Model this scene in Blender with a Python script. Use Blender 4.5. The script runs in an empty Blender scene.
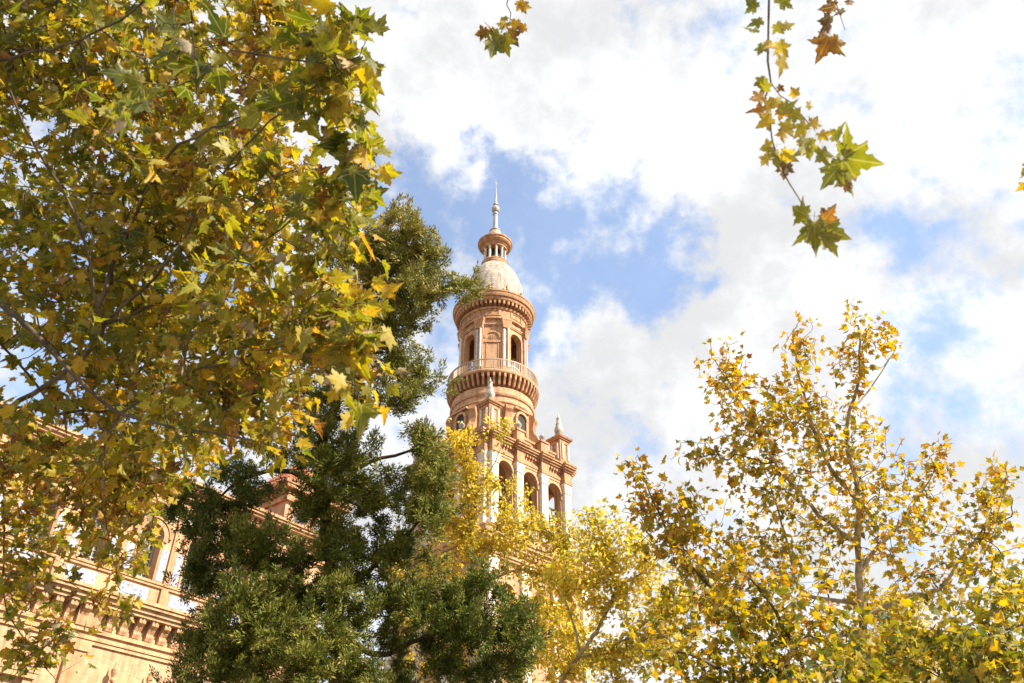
import bpy, math, random
import numpy as np
from mathutils import Matrix, Vector

random.seed(7)
rng = np.random.default_rng(11)
scene = bpy.context.scene
COL = scene.collection
R = math.radians

# ------------------------------------------------------------------ camera
F_PX, PITCH, EYE = 830.0, R(36.2), 1.6
cam_d = bpy.data.cameras.new('camera')
cam_d.sensor_width = 36.0
cam_d.lens = F_PX * 36.0 / 1024.0
cam_d.clip_start = 0.05
cam_d.clip_end = 6000
cam_d.dof.use_dof = True
cam_d.dof.focus_distance = 26.0
cam_d.dof.aperture_fstop = 3.5
cam = bpy.data.objects.new('camera', cam_d)
cam.location = (0, 0, EYE)
cam.rotation_euler = (R(90) + PITCH, 0, 0)
COL.objects.link(cam)
scene.camera = cam
CP, SP = math.cos(PITCH), math.sin(PITCH)
CR = np.array([1.0, 0, 0])
CU = np.array([0, -SP, CP])
CF = np.array([0, CP, SP])
CO = np.array([0, 0, EYE])


def at(px, py, d):
    """the point seen at a pixel of the photograph, d metres along the view axis"""
    return CO + d * (CF + (px - 512) / F_PX * CR + (341.5 - py) / F_PX * CU)


# ------------------------------------------------------------------ sun and sky
SUN_AZ, SUN_EL = R(114), R(41)
sd = Vector((math.sin(SUN_AZ) * math.cos(SUN_EL), math.cos(SUN_AZ) * math.cos(SUN_EL), math.sin(SUN_EL)))
sun_l = bpy.data.lights.new('sun', 'SUN')
sun_l.energy = 5.0
sun_l.angle = R(0.55)
sun_l.color = (1.0, 0.885, 0.72)
sun = bpy.data.objects.new('sun', sun_l)
sun.rotation_euler = (-sd).to_track_quat('-Z', 'Y').to_euler()
sun.location = (30, -10, 40)
COL.objects.link(sun)

vs = scene.view_settings
vs.view_transform = 'Standard'
vs.look = 'None'
vs.exposure = 1.25
vs.gamma = 1.0
vs.use_curve_mapping = False

world = bpy.data.worlds.new('World')
scene.world = world
world.use_nodes = True
NT = world.node_tree
NT.nodes.clear()


def nd(nt, t, **kw):
    n = nt.nodes.new(t)
    for k, v in kw.items():
        if k.startswith('i_'):
            n.inputs[k[2:].replace('_', ' ')].default_value = v
        else:
            setattr(n, k, v)
    return n


def mth(nt, op, a, b=None, clamp=False):
    n = nt.nodes.new('ShaderNodeMath')
    n.operation = op
    n.use_clamp = clamp
    for i, v in enumerate((a, b)):
        if v is None:
            continue
        if isinstance(v, (int, float)):
            n.inputs[i].default_value = v
        else:
            nt.links.new(v, n.inputs[i])
    return n.outputs[0]


def maprange(nt, v, a, b, c, d, smooth=True):
    n = nt.nodes.new('ShaderNodeMapRange')
    n.interpolation_type = 'SMOOTHSTEP' if smooth else 'LINEAR'
    nt.links.new(v, n.inputs[0])
    for i, x in enumerate((a, b, c, d)):
        n.inputs[i + 1].default_value = x
    return n.outputs[0]


def build_sky():
    nt = NT
    L = nt.links.new
    tc = nd(nt, 'ShaderNodeTexCoord')
    dirv = tc.outputs['Generated']
    sky = nd(nt, 'ShaderNodeTexSky', sky_type='NISHITA', sun_disc=False, sun_elevation=SUN_EL, sun_rotation=SUN_AZ,
             altitude=20.0, air_density=1.0, dust_density=0.6, ozone_density=1.4)
    skym = nd(nt, 'ShaderNodeVectorMath', operation='SCALE')
    skym.inputs['Scale'].default_value = 0.14
    L(sky.outputs[0], skym.inputs[0])
    # cumulus cover: layered noise over the direction, opened where the real gaps were
    n1 = nd(nt, 'ShaderNodeTexNoise', i_Scale=3.4, i_Detail=9.0, i_Roughness=0.56, i_Distortion=0.0)
    L(dirv, n1.inputs['Vector'])
    n2 = nd(nt, 'ShaderNodeTexNoise', i_Scale=9.0, i_Detail=8.0, i_Roughness=0.58, i_Distortion=0.0)
    L(dirv, n2.inputs['Vector'])
    cov = mth(nt, 'ADD', mth(nt, 'MULTIPLY', n1.outputs[0], 0.55), mth(nt, 'MULTIPLY', n2.outputs[0], 0.75))
    n4 = nd(nt, 'ShaderNodeTexNoise', i_Scale=27.0, i_Detail=6.0, i_Roughness=0.62)
    L(dirv, n4.inputs['Vector'])
    cov = mth(nt, 'ADD', cov, mth(nt, 'MULTIPLY', mth(nt, 'SUBTRACT', n4.outputs[0], .5), 0.55))
    wn = nd(nt, 'ShaderNodeTexNoise', i_Scale=6.5, i_Detail=6.0, i_Roughness=0.6)
    L(dirv, wn.inputs['Vector'])
    w1 = nd(nt, 'ShaderNodeVectorMath', operation='SUBTRACT')
    L(wn.outputs['Color'], w1.inputs[0])
    w1.inputs[1].default_value = (.5, .5, .5)
    w2 = nd(nt, 'ShaderNodeVectorMath', operation='SCALE')
    L(w1.outputs[0], w2.inputs[0])
    w2.inputs['Scale'].default_value = 0.26
    w3 = nd(nt, 'ShaderNodeVectorMath', operation='ADD')
    L(dirv, w3.inputs[0])
    L(w2.outputs[0], w3.inputs[1])
    w4 = nd(nt, 'ShaderNodeVectorMath', operation='NORMALIZE')
    L(w3.outputs[0], w4.inputs[0])
    wdir = w4.outputs[0]
    gaps = [(450, 210, 75, .30), (560, 235, 85, .34), (640, 258, 60, .26), (520, 205, 55, .24), (470, 330, 60, .24), 
            (60, 330, 150, .30), (40, 200, 90, .16), (880, 245, 48, .20), (960, 385, 60, .22), (915, 310, 50, .13), (640, 470, 45, .14),
            (845, 110, 45, .10), (720, 100, 50, .05), (390, 420, 40, .10), (885, 440, 55, .12), (545, 290, 40, .16)]
    tot = None
    for px, py, r, amp in gaps:
        v = at(px, py, 1.0) - CO
        v /= np.linalg.norm(v)
        dp = nd(nt, 'ShaderNodeVectorMath', operation='DOT_PRODUCT')
        L(wdir, dp.inputs[0])
        dp.inputs[1].default_value = v
        g = maprange(nt, dp.outputs['Value'], math.cos(math.atan(r * 1.5 / F_PX)), 1.0, 0.0, amp)
        tot = g if tot is None else mth(nt, 'MAXIMUM', tot, g)
    cov = mth(nt, 'SUBTRACT', cov, tot)
    # thick banks
    for px, py, r, amp in ((485, 95, 75, .22), (760, 285, 75, .20), (620, 150, 60, .12), (680, 400, 110, .08)):
        v = at(px, py, 1.0) - CO
        v /= np.linalg.norm(v)
        dp = nd(nt, 'ShaderNodeVectorMath', operation='DOT_PRODUCT')
        L(wdir, dp.inputs[0])
        dp.inputs[1].default_value = v
        cov = mth(nt, 'ADD', cov, maprange(nt, dp.outputs['Value'], math.cos(math.atan(r * 1.5 / F_PX)), 1.0, 0.0, amp))
    mask = maprange(nt, cov, 0.33, 0.65, 0.16, 1.0)
    # cloud brightness: soft grey bellies
    n3 = nd(nt, 'ShaderNodeTexNoise', i_Scale=6.5, i_Detail=8.0, i_Roughness=0.62)
    mp = nd(nt, 'ShaderNodeMapping')
    mp.inputs['Location'].default_value = (3.1, 1.7, 5.2)
    L(dirv, mp.inputs[0])
    L(mp.outputs[0], n3.inputs['Vector'])
    br = maprange(nt, n3.outputs[0], 0.36, 0.60, 0.355, 0.475)
    ccol = nd(nt, 'ShaderNodeVectorMath', operation='SCALE')
    ccol.inputs[0].default_value = (0.985, 0.99, 1.0)
    L(br, ccol.inputs['Scale'])
    mix = nd(nt, 'ShaderNodeMix', data_type='RGBA')
    L(mask, mix.inputs['Factor'])
    L(skym.outputs[0], mix.inputs[6])
    L(ccol.outputs[0], mix.inputs[7])
    bg = nd(nt, 'ShaderNodeBackground', i_Strength=1.0)
    L(mix.outputs[2], bg.inputs[0])
    out = nd(nt, 'ShaderNodeOutputWorld')
    L(bg.outputs[0], out.inputs[0])


build_sky()
scene.cycles.use_denoising = True
scene.cycles.max_bounces = 8
scene.cycles.transmission_bounces = 6
scene.cycles.diffuse_bounces = 4

# ------------------------------------------------------------------ materials
def new_mat(name):
    m = bpy.data.materials.new(name)
    m.use_nodes = True
    nt = m.node_tree
    nt.nodes.clear()
    out = nd(nt, 'ShaderNodeOutputMaterial')
    b = nd(nt, 'ShaderNodeBsdfPrincipled')
    nt.links.new(b.outputs[0], out.inputs[0])
    return m, nt, b, out


def ramp(nt, v, stops):
    n = nt.nodes.new('ShaderNodeValToRGB')
    e = n.color_ramp.elements
    while len(e) < len(stops):
        e.new(0.5)
    for el, (p, c) in zip(e, stops):
        el.position = p
        el.color = (*c, 1)
    nt.links.new(v, n.inputs[0])
    return n.outputs[0]


def objco(nt, scale=(1, 1, 1)):
    tc = nd(nt, 'ShaderNodeTexCoord')
    mp = nd(nt, 'ShaderNodeMapping')
    mp.inputs['Scale'].default_value = scale
    nt.links.new(tc.outputs['Object'], mp.inputs[0])
    return mp.outputs[0]


def streaks(nt, col, amt=.5, lo=(.62, .55, .50)):
    """rain streaks and soot running down a wall"""
    n = nd(nt, 'ShaderNodeTexNoise', i_Scale=1.0, i_Detail=6.0, i_Roughness=0.65)
    nt.links.new(objco(nt, (2.6, 2.6, .28)), n.inputs['Vector'])
    mx = nd(nt, 'ShaderNodeMix', data_type='RGBA', blend_type='MULTIPLY')
    mx.inputs['Factor'].default_value = amt
    nt.links.new(col, mx.inputs[6])
    nt.links.new(ramp(nt, n.outputs[0], [(.36, lo), (.54, (1, 1, 1))]), mx.inputs[7])
    return mx.outputs[2]


def stone(name, c1, c2, scale=1.6, rough=0.85, bump=0.25, fine=14.0):
    m, nt, b, out = new_mat(name)
    co = objco(nt)
    n1 = nd(nt, 'ShaderNodeTexNoise', i_Scale=scale, i_Detail=6.0, i_Roughness=0.65)
    n2 = nd(nt, 'ShaderNodeTexNoise', i_Scale=fine, i_Detail=4.0, i_Roughness=0.6)
    nt.links.new(co, n1.inputs['Vector'])
    nt.links.new(co, n2.inputs['Vector'])
    v = mth(nt, 'ADD', mth(nt, 'MULTIPLY', n1.outputs[0], .65), mth(nt, 'MULTIPLY', n2.outputs[0], .35))
    nt.links.new(streaks(nt, ramp(nt, v, [(.35, c1), (.65, c2)]), .9), b.inputs['Base Color'])
    b.inputs['Roughness'].default_value = rough
    bp = nd(nt, 'ShaderNodeBump', i_Strength=bump, i_Distance=0.03)
    nt.links.new(n2.outputs[0], bp.inputs['Height'])
    nt.links.new(bp.outputs[0], b.inputs['Normal'])
    return m


def brick(name, c1, c2, mortar, radial=False, bw=.29, rh=.075, ms=.008):
    """brickwork: courses follow height, joints follow the run of the wall"""
    m, nt, b, out = new_mat(name)
    tc = nd(nt, 'ShaderNodeTexCoord')
    sep = nd(nt, 'ShaderNodeSeparateXYZ')
    nt.links.new(tc.outputs['Object'], sep.inputs[0])
    if radial:
        run = mth(nt, 'MULTIPLY', mth(nt, 'ARCTAN2', sep.outputs[0], sep.outputs[1]), 3.4)
    else:
        run = mth(nt, 'ADD', sep.outputs[0], sep.outputs[1])
    cb = nd(nt, 'ShaderNodeCombineXYZ')
    nt.links.new(run, cb.inputs[0])
    nt.links.new(sep.outputs[2], cb.inputs[1])
    bt = nd(nt, 'ShaderNodeTexBrick')
    bt.inputs['Color1'].default_value = (*c1, 1)
    bt.inputs['Color2'].default_value = (*c2, 1)
    bt.inputs['Mortar'].default_value = (*mortar, 1)
    bt.inputs['Scale'].default_value = 1.0
    bt.inputs['Mortar Size'].default_value = ms
    bt.inputs['Brick Width'].default_value = bw
    bt.inputs['Row Height'].default_value = rh
    nt.links.new(cb.outputs[0], bt.inputs['Vector'])
    n1 = nd(nt, 'ShaderNodeTexNoise', i_Scale=0.9, i_Detail=7.0, i_Roughness=0.7)
    nt.links.new(tc.outputs['Object'], n1.inputs['Vector'])
    mx = nd(nt, 'ShaderNodeMix', data_type='RGBA', blend_type='MULTIPLY')
    mx.inputs['Factor'].default_value = 0.8
    nt.links.new(bt.outputs['Color'], mx.inputs[6])
    nt.links.new(ramp(nt, n1.outputs[0], [(.3, (.66, .60, .56)), (.62, (1.0, 1.0, 1.0))]), mx.inputs[7])
    nt.links.new(streaks(nt, mx.outputs[2], .9), b.inputs['Base Color'])
    b.inputs['Roughness'].default_value = 0.9
    return m


def azulejo(name, ground, ink, scale=4.0, th=.42):
    m, nt, b, out = new_mat(name)
    co = objco(nt)
    v1 = nd(nt, 'ShaderNodeTexVoronoi', feature='F1', i_Scale=scale)
    nz = nd(nt, 'ShaderNodeTexNoise', i_Scale=scale * 1.7, i_Detail=3.0, i_Distortion=1.2)
    nt.links.new(co, v1.inputs['Vector'])
    nt.links.new(co, nz.inputs['Vector'])
    v = mth(nt, 'ADD', mth(nt, 'MULTIPLY', v1.outputs['Distance'], .5), mth(nt, 'MULTIPLY', nz.outputs[0], .5))
    nt.links.new(ramp(nt, v, [(th - .04, ink), (th + .04, ground)]), b.inputs['Base Color'])
    b.inputs['Roughness'].default_value = 0.25
    return m


def roof_tile(name):
    m, nt, b, out = new_mat(name)
    tc = nd(nt, 'ShaderNodeTexCoord')
    n1 = nd(nt, 'ShaderNodeTexNoise', i_Scale=3.0, i_Detail=5.0)
    nt.links.new(tc.outputs['Object'], n1.inputs['Vector'])
    nt.links.new(ramp(nt, n1.outputs[0], [(.35, (.20, .065, .032)), (.65, (.36, .13, .06))]), b.inputs['Base Color'])
    b.inputs['Roughness'].default_value = 0.8
    return m


def plain(name, c, rough=.6, metallic=0.0):
    m, nt, b, out = new_mat(name)
    n1 = nd(nt, 'ShaderNodeTexNoise', i_Scale=6.0, i_Detail=4.0)
    nt.links.new(objco(nt), n1.inputs['Vector'])
    nt.links.new(ramp(nt, n1.outputs[0], [(.3, tuple(x * .8 for x in c)), (.7, tuple(min(1, x * 1.12) for x in c))]), b.inputs['Base Color'])
    b.inputs['Roughness'].default_value = rough
    b.inputs['Metallic'].default_value = metallic
    return m


def bark(name, c1, c2, scale=(5, 5, 2)):
    m, nt, b, out = new_mat(name)
    co = objco(nt, scale)
    n1 = nd(nt, 'ShaderNodeTexNoise', i_Scale=1.4, i_Detail=6.0, i_Roughness=.6)
    nt.links.new(co, n1.inputs['Vector'])
    nt.links.new(ramp(nt, n1.outputs[0], [(.38, c1), (.50, c2), (.64, tuple(x * 1.5 for x in c2))]), b.inputs['Base Color'])
    bp = nd(nt, 'ShaderNodeBump', i_Strength=.5, i_Distance=.02)
    nt.links.new(n1.outputs[0], bp.inputs['Height'])
    nt.links.new(bp.outputs[0], b.inputs['Normal'])
    b.inputs['Roughness'].default_value = .85
    return m


def leaf_mat(name, stops, transl=.42, rim=(.10, .045, .015), under=(.42, .40, .24), rim_amt=.75, under_amt=.16, veins=.08):
    m, nt, b, out = new_mat(name)
    L = nt.links.new
    at_t = nd(nt, 'ShaderNodeAttribute', attribute_name='tint')
    at_r = nd(nt, 'ShaderNodeAttribute', attribute_name='rim')
    tc = nd(nt, 'ShaderNodeTexCoord')
    nz = nd(nt, 'ShaderNodeTexNoise', i_Scale=22.0, i_Detail=3.0)
    L(tc.outputs['Object'], nz.inputs['Vector'])
    t = mth(nt, 'ADD', at_t.outputs['Fac'], mth(nt, 'MULTIPLY', mth(nt, 'SUBTRACT', nz.outputs[0], .5), .35))
    col = ramp(nt, t, stops)
    # paler veins fanning from the stalk
    au = nd(nt, 'ShaderNodeAttribute', attribute_name='leaf_u')
    av = nd(nt, 'ShaderNodeAttribute', attribute_name='leaf_v')
    an = mth(nt, 'ABSOLUTE', mth(nt, 'ARCTAN2', au.outputs['Fac'], mth(nt, 'ADD', av.outputs['Fac'], .02)))
    rr = mth(nt, 'SQRT', mth(nt, 'ADD', mth(nt, 'POWER', au.outputs['Fac'], 2.0), mth(nt, 'POWER', av.outputs['Fac'], 2.0)))
    dv = mth(nt, 'MINIMUM', an, mth(nt, 'MINIMUM', mth(nt, 'ABSOLUTE', mth(nt, 'SUBTRACT', an, .80)), mth(nt, 'ABSOLUTE', mth(nt, 'SUBTRACT', an, 1.38))))
    vein = maprange(nt, mth(nt, 'MULTIPLY', dv, rr), .010, .030, veins, 0.0)
    mv = nd(nt, 'ShaderNodeMix', data_type='RGBA')
    L(vein, mv.inputs['Factor'])
    L(col, mv.inputs[6])
    mv.inputs[7].default_value = (.50, .46, .16, 1)
    col = mv.outputs[2]
    # dried brown margins
    rv = mth(nt, 'ADD', at_r.outputs['Fac'], mth(nt, 'MULTIPLY', mth(nt, 'SUBTRACT', nz.outputs[0], .5), 1.1))
    rv = mth(nt, 'ADD', rv, mth(nt, 'MULTIPLY', mth(nt, 'SUBTRACT', at_t.outputs['Fac'], .5), .5))
    rf = mth(nt, 'MULTIPLY', maprange(nt, rv, .76, 1.04, 0, 1), rim_amt)
    mx = nd(nt, 'ShaderNodeMix', data_type='RGBA')
    L(rf, mx.inputs['Factor'])
    L(col, mx.inputs[6])
    mx.inputs[7].default_value = (*rim, 1)
    # paler felted underside
    geo = nd(nt, 'ShaderNodeNewGeometry')
    mu = nd(nt, 'ShaderNodeMix', data_type='RGBA')
    L(mth(nt, 'MULTIPLY', geo.outputs['Backfacing'], under_amt), mu.inputs['Factor'])
    L(mx.outputs[2], mu.inputs[6])
    mu.inputs[7].default_value = (*under, 1)
    L(mu.outputs[2], b.inputs['Base Color'])
    b.inputs['Roughness'].default_value = .5
    b.inputs['Specular IOR Level'].default_value = .35
    tr = nd(nt, 'ShaderNodeBsdfTranslucent')
    gm = nd(nt, 'ShaderNodeHueSaturation', i_Saturation=1.08, i_Value=1.5)
    L(mx.outputs[2], gm.inputs['Color'])
    L(gm.outputs[0], tr.inputs['Color'])
    ms = nd(nt, 'ShaderNodeMixShader')
    ms.inputs[0].default_value = transl
    L(b.outputs[0], ms.inputs[1])
    L(tr.outputs[0], ms.inputs[2])
    L(ms.outputs[0], out.inputs[0])
    return m


M = dict(
    brick=brick('tower_brick', (.46, .245, .125), (.56, .32, .175), (.53, .41, .29)),
    brick_round=brick('drum_brick', (.50, .27, .14), (.59, .335, .19), (.55, .43, .31), True),
    brick_pale=brick('wing_brick', (.45, .275, .15), (.54, .345, .20), (.52, .40, .28)),
    terra=stone('terracotta', (.34, .172, .085), (.52, .305, .17)),
    terra_pale=stone('pale_terracotta', (.42, .235, .12), (.56, .355, .205)),
    white=stone('white_stone', (.56, .49, .41), (.76, .71, .63), 2.2),
    finial=stone('glazed_white', (.31, .295, .265), (.47, .455, .42), 5.0, .35),
    dome=brick('dome_tile', (.38, .335, .285), (.55, .515, .465), (.32, .27, .22), True, .42, .34, .03),
    tile=azulejo('azulejo', (.37, .39, .45), (.15, .20, .36), 5.0),
    tile_strip=azulejo('azulejo_strip', (.40, .43, .47), (.24, .30, .40), 6.0, .5),
    roof=roof_tile('clay_tile'),
    frame=plain('window_joinery', (.36, .33, .28), .6),
    glass=plain('window_glass', (.13, .14, .15), .12),
    dark=plain('painted_shade', (.035, .028, .022), .9),  # near-black colour that stands for the shade inside openings
    iron=plain('wrought_iron', (.40, .29, .19), .6, .0),
    bell=plain('bronze', (.10, .075, .04), .45, .7),
    bark_plane=bark('plane_bark', (.045, .032, .020), (.095, .072, .045)),
    bark_pale=bark('pale_plane_bark', (.17, .13, .085), (.33, .28, .20)),
    bark_dark=bark('juniper_bark', (.030, .020, .013), (.065, .045, .030), (9, 9, 1.5)),
    ground=stone('park_soil', (.09, .075, .05), (.16, .13, .09), .6, .95, .3, 18.0),
    paving=stone('paving', (.30, .27, .22), (.38, .34, .29), .8, .9, .2, 10.0),
)
GREEN = [(0.0, (.050, .072, .007)), (.26, (.125, .138, .010)), (.46, (.27, .245, .017)), (.64, (.50, .345, .026)), (.80, (.38, .165, .026)), (.90, (.12, .050, .017)), (.95, (.09, .042, .017)), (1.0, (.34, .28, .18))]
M['leaf_left'] = leaf_mat('autumn_leaf', GREEN, .46, veins=.36)
M['leaf_right'] = leaf_mat('golden_leaf', [(0.0, (.06, .085, .012)), (.28, (.20, .19, .015)), (.5, (.46, .34, .024)), (.7, (.60, .37, .03)), (.85, (.36, .15, .03)), (1.0, (.085, .04, .02))], .40)
M['leaf_pale'] = leaf_mat('lemon_leaf', [(0.0, (.14, .17, .02)), (.3, (.42, .37, .040)), (.58, (.62, .50, .07)), (.8, (.66, .42, .05)), (1.0, (.30, .15, .04))], .45)


def juniper_mat(name, stops):
    m, nt, b, out = new_mat(name)
    a = nd(nt, 'ShaderNodeAttribute', attribute_name='tint')
    col = ramp(nt, a.outputs['Fac'], stops)
    nt.links.new(col, b.inputs['Base Color'])
    b.inputs['Roughness'].default_value = .6
    b.inputs['Specular IOR Level'].default_value = .25
    tr = nd(nt, 'ShaderNodeBsdfTranslucent')
    nt.links.new(col, tr.inputs[0])
    ms = nd(nt, 'ShaderNodeMixShader')
    ms.inputs[0].default_value = .16
    nt.links.new(b.outputs[0], ms.inputs[1])
    nt.links.new(tr.outputs[0], ms.inputs[2])
    nt.links.new(ms.outputs[0], out.inputs[0])
    return m


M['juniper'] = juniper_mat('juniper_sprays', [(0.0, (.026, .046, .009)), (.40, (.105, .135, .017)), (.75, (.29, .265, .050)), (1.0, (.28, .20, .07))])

# ------------------------------------------------------------------ mesh helpers
class MB:
    def __init__(self):
        self.v, self.f = [], []
        self.T = Matrix.Identity(4)

    def add(self, vs_, fs):
        o = len(self.v)
        self.v += [tuple(self.T @ Vector(p)) for p in vs_]
        self.f += [tuple(i + o for i in q) for q in fs]
        return self

    def box(self, x0, x1, y0, y1, z0, z1):
        return self.add([(x0, y0, z0), (x1, y0, z0), (x1, y1, z0), (x0, y1, z0), (x0, y0, z1), (x1, y0, z1), (x1, y1, z1), (x0, y1, z1)],
                        [(0, 3, 2, 1), (4, 5, 6, 7), (0, 1, 5, 4), (1, 2, 6, 5), (2, 3, 7, 6), (3, 0, 4, 7)])

    def frustum(self, cx, cy, z0, z1, a0, a1, b0=None, b1=None):
        b0 = a0 if b0 is None else b0
        b1 = a1 if b1 is None else b1
        return self.add([(cx - a0, cy - b0, z0), (cx + a0, cy - b0, z0), (cx + a0, cy + b0, z0), (cx - a0, cy + b0, z0),
                         (cx - a1, cy - b1, z1), (cx + a1, cy - b1, z1), (cx + a1, cy + b1, z1), (cx - a1, cy + b1, z1)],
                        [(0, 3, 2, 1), (4, 5, 6, 7), (0, 1, 5, 4), (1, 2, 6, 5), (2, 3, 7, 6), (3, 0, 4, 7)])

    def lathe(self, prof, n=48, cx=0, cy=0, caps=True):
        vs_, fs = [], []
        m = len(prof)
        for i in range(n):
            a = 2 * math.pi * i / n
            for r, z in prof:
                vs_.append((cx + r * math.cos(a), cy + r * math.sin(a), z))
        for i in range(n):
            j = (i + 1) % n
            for k in range(m - 1):
                fs.append((i * m + k, j * m + k, j * m + k + 1, i * m + k + 1))
        if caps:
            fs.append(tuple(reversed([i * m for i in range(n)])))
            fs.append(tuple(i * m + m - 1 for i in range(n)))
        return self.add(vs_, fs)

    def prism(self, poly, y0, y1):
        """poly in (x, z), extruded along y"""
        n = len(poly)
        vs_ = [(x, y0, z) for x, z in poly] + [(x, y1, z) for x, z in poly]
        fs = [tuple(range(n)), tuple(range(2 * n - 1, n - 1, -1))] + [((i + 1) % n, i, n + i, n + (i + 1) % n) for i in range(n)]
        return self.add(vs_, fs)

    def arch_ring(self, cx, zs, r0, r1, y0, y1, n=14, legs=0.0):
        pts = [(math.cos(math.pi * i / n), math.sin(math.pi * i / n)) for i in range(n + 1)]
        inner = [(cx + r0 * c, zs + r0 * s) for c, s in pts]
        outer = [(cx + r1 * c, zs + r1 * s) for c, s in pts]
        if legs:
            inner = [(cx + r0, zs - legs)] + inner + [(cx - r0, zs - legs)]
            outer = [(cx + r1, zs - legs)] + outer + [(cx - r1, zs - legs)]
        for i in range(len(inner) - 1):
            q = [inner[i], outer[i], outer[i + 1], inner[i + 1]]
            self.add([(x, y0, z) for x, z in q] + [(x, y1, z) for x, z in q],
                     [(0, 1, 2, 3), (7, 6, 5, 4), (0, 4, 5, 1), (1, 5, 6, 2), (2, 6, 7, 3), (3, 7, 4, 0)])
        return self

    def arch_wall(self, x0, x1, z0, z1, ops, yf, th, n=12):
        """a wall in the plane y = yf (outside is -y) with round-headed openings (cx, hw, zb, zs) and reveals of depth th"""
        yb = yf + th
        x = x0
        for cx, hw, zb, zs in sorted(ops):
            for y, flip in ((yf, 0), (yb, 1)):
                def q(a):
                    self.add([(p[0], y, p[1]) for p in (a[::-1] if flip else a)], [tuple(range(len(a)))])
                q([(x, z0), (cx - hw, z0), (cx - hw, z1), (x, z1)])
                if zb > z0:
                    q([(cx - hw, z0), (cx + hw, z0), (cx + hw, zb), (cx - hw, zb)])
                arc = [(cx - hw * math.cos(math.pi * i / n), zs + hw * math.sin(math.pi * i / n)) for i in range(n + 1)]
                for a, b in zip(arc[:-1], arc[1:]):
                    q([a, b, (b[0], z1), (a[0], z1)])
            out = [(cx - hw, zb)] + arc + [(cx + hw, zb)]
            for a, b in zip(out, out[1:] + out[:1]):
                self.add([(a[0], yf, a[1]), (a[0], yb, a[1]), (b[0], yb, b[1]), (b[0], yf, b[1])], [(0, 1, 2, 3)])
            x = cx + hw
        self.add([(x, yf, z0), (x1, yf, z0), (x1, yf, z1), (x, yf, z1)], [(0, 1, 2, 3)])
        self.add([(x, yb, z0), (x, yb, z1), (x1, yb, z1), (x1, yb, z0)], [(0, 1, 2, 3)])
        return self

    def build(self, name, mat, parent=None, smooth=False):
        me = bpy.data.meshes.new(name)
        me.from_pydata(self.v, [], self.f)
        me.materials.append(mat)
        if smooth:
            me.shade_smooth()
            me.set_sharp_from_angle(angle=R(32))
        me.update()
        o = bpy.data.objects.new(name, me)
        COL.objects.link(o)
        if parent is not None:
            o.parent = parent
        return o


def thing(name, label, cat, loc=(0, 0, 0), rz=0.0, group=None):
    o = bpy.data.objects.new(name, None)
    o.empty_display_size = .3
    COL.objects.link(o)
    o.location = loc
    o.rotation_euler = (0, 0, rz)
    o['label'] = label
    o['category'] = cat
    if group:
        o['group'] = group
    return o


def np_mesh(name, V, F, mat, parent=None, attrs=None, smooth=False, origin=None):
    """mesh from numpy: V (n,3), F (m,k) with k = 3 or 4; vertices are given in world space"""
    V = np.asarray(V, dtype=np.float32)
    if origin is not None:
        V = V - np.asarray(origin, dtype=np.float32)
    F = np.asarray(F, dtype=np.int32)
    k = F.shape[1]
    me = bpy.data.meshes.new(name)
    me.vertices.add(len(V))
    me.vertices.foreach_set('co', V.ravel())
    me.loops.add(F.size)
    me.loops.foreach_set('vertex_index', F.ravel())
    me.polygons.add(len(F))
    me.polygons.foreach_set('loop_start', np.arange(0, F.size, k, dtype=np.int32))
    me.polygons.foreach_set('loop_total', np.full(len(F), k, dtype=np.int32))
    if attrs:
        for an, arr in attrs.items():
            a = me.attributes.new(an, 'FLOAT', 'POINT')
            a.data.foreach_set('value', np.asarray(arr, dtype=np.float32))
    me.update(calc_edges=True)
    me.validate()
    if smooth:
        me.shade_smooth()
    me.materials.append(mat)
    o = bpy.data.objects.new(name, me)
    COL.objects.link(o)
    if parent is not None:
        o.parent = parent
    return o


# ------------------------------------------------------------------ ground
g = MB()
S, N = 3000.0, 24
for i in range(N):
    for j in range(N):
        x0, x1 = -S + 2 * S * i / N, -S + 2 * S * (i + 1) / N
        y0, y1 = -S + 2 * S * j / N, -S + 2 * S * (j + 1) / N
        g.add([(x0, y0, 0), (x1, y0, 0), (x1, y1, 0), (x0, y1, 0)], [(0, 1, 2, 3)])
go = g.build('ground', M['ground'])
go['kind'] = 'structure'
pv = MB()
pv.T = Matrix.Rotation(R(51.5), 4, 'Z')
pv.add([(-60, -5, .004), (90, -5, .004), (90, 3, .004), (-60, 3, .004)], [(0, 1, 2, 3)])
po = pv.build('path', M['paving'])
po['kind'] = 'structure'

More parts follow.
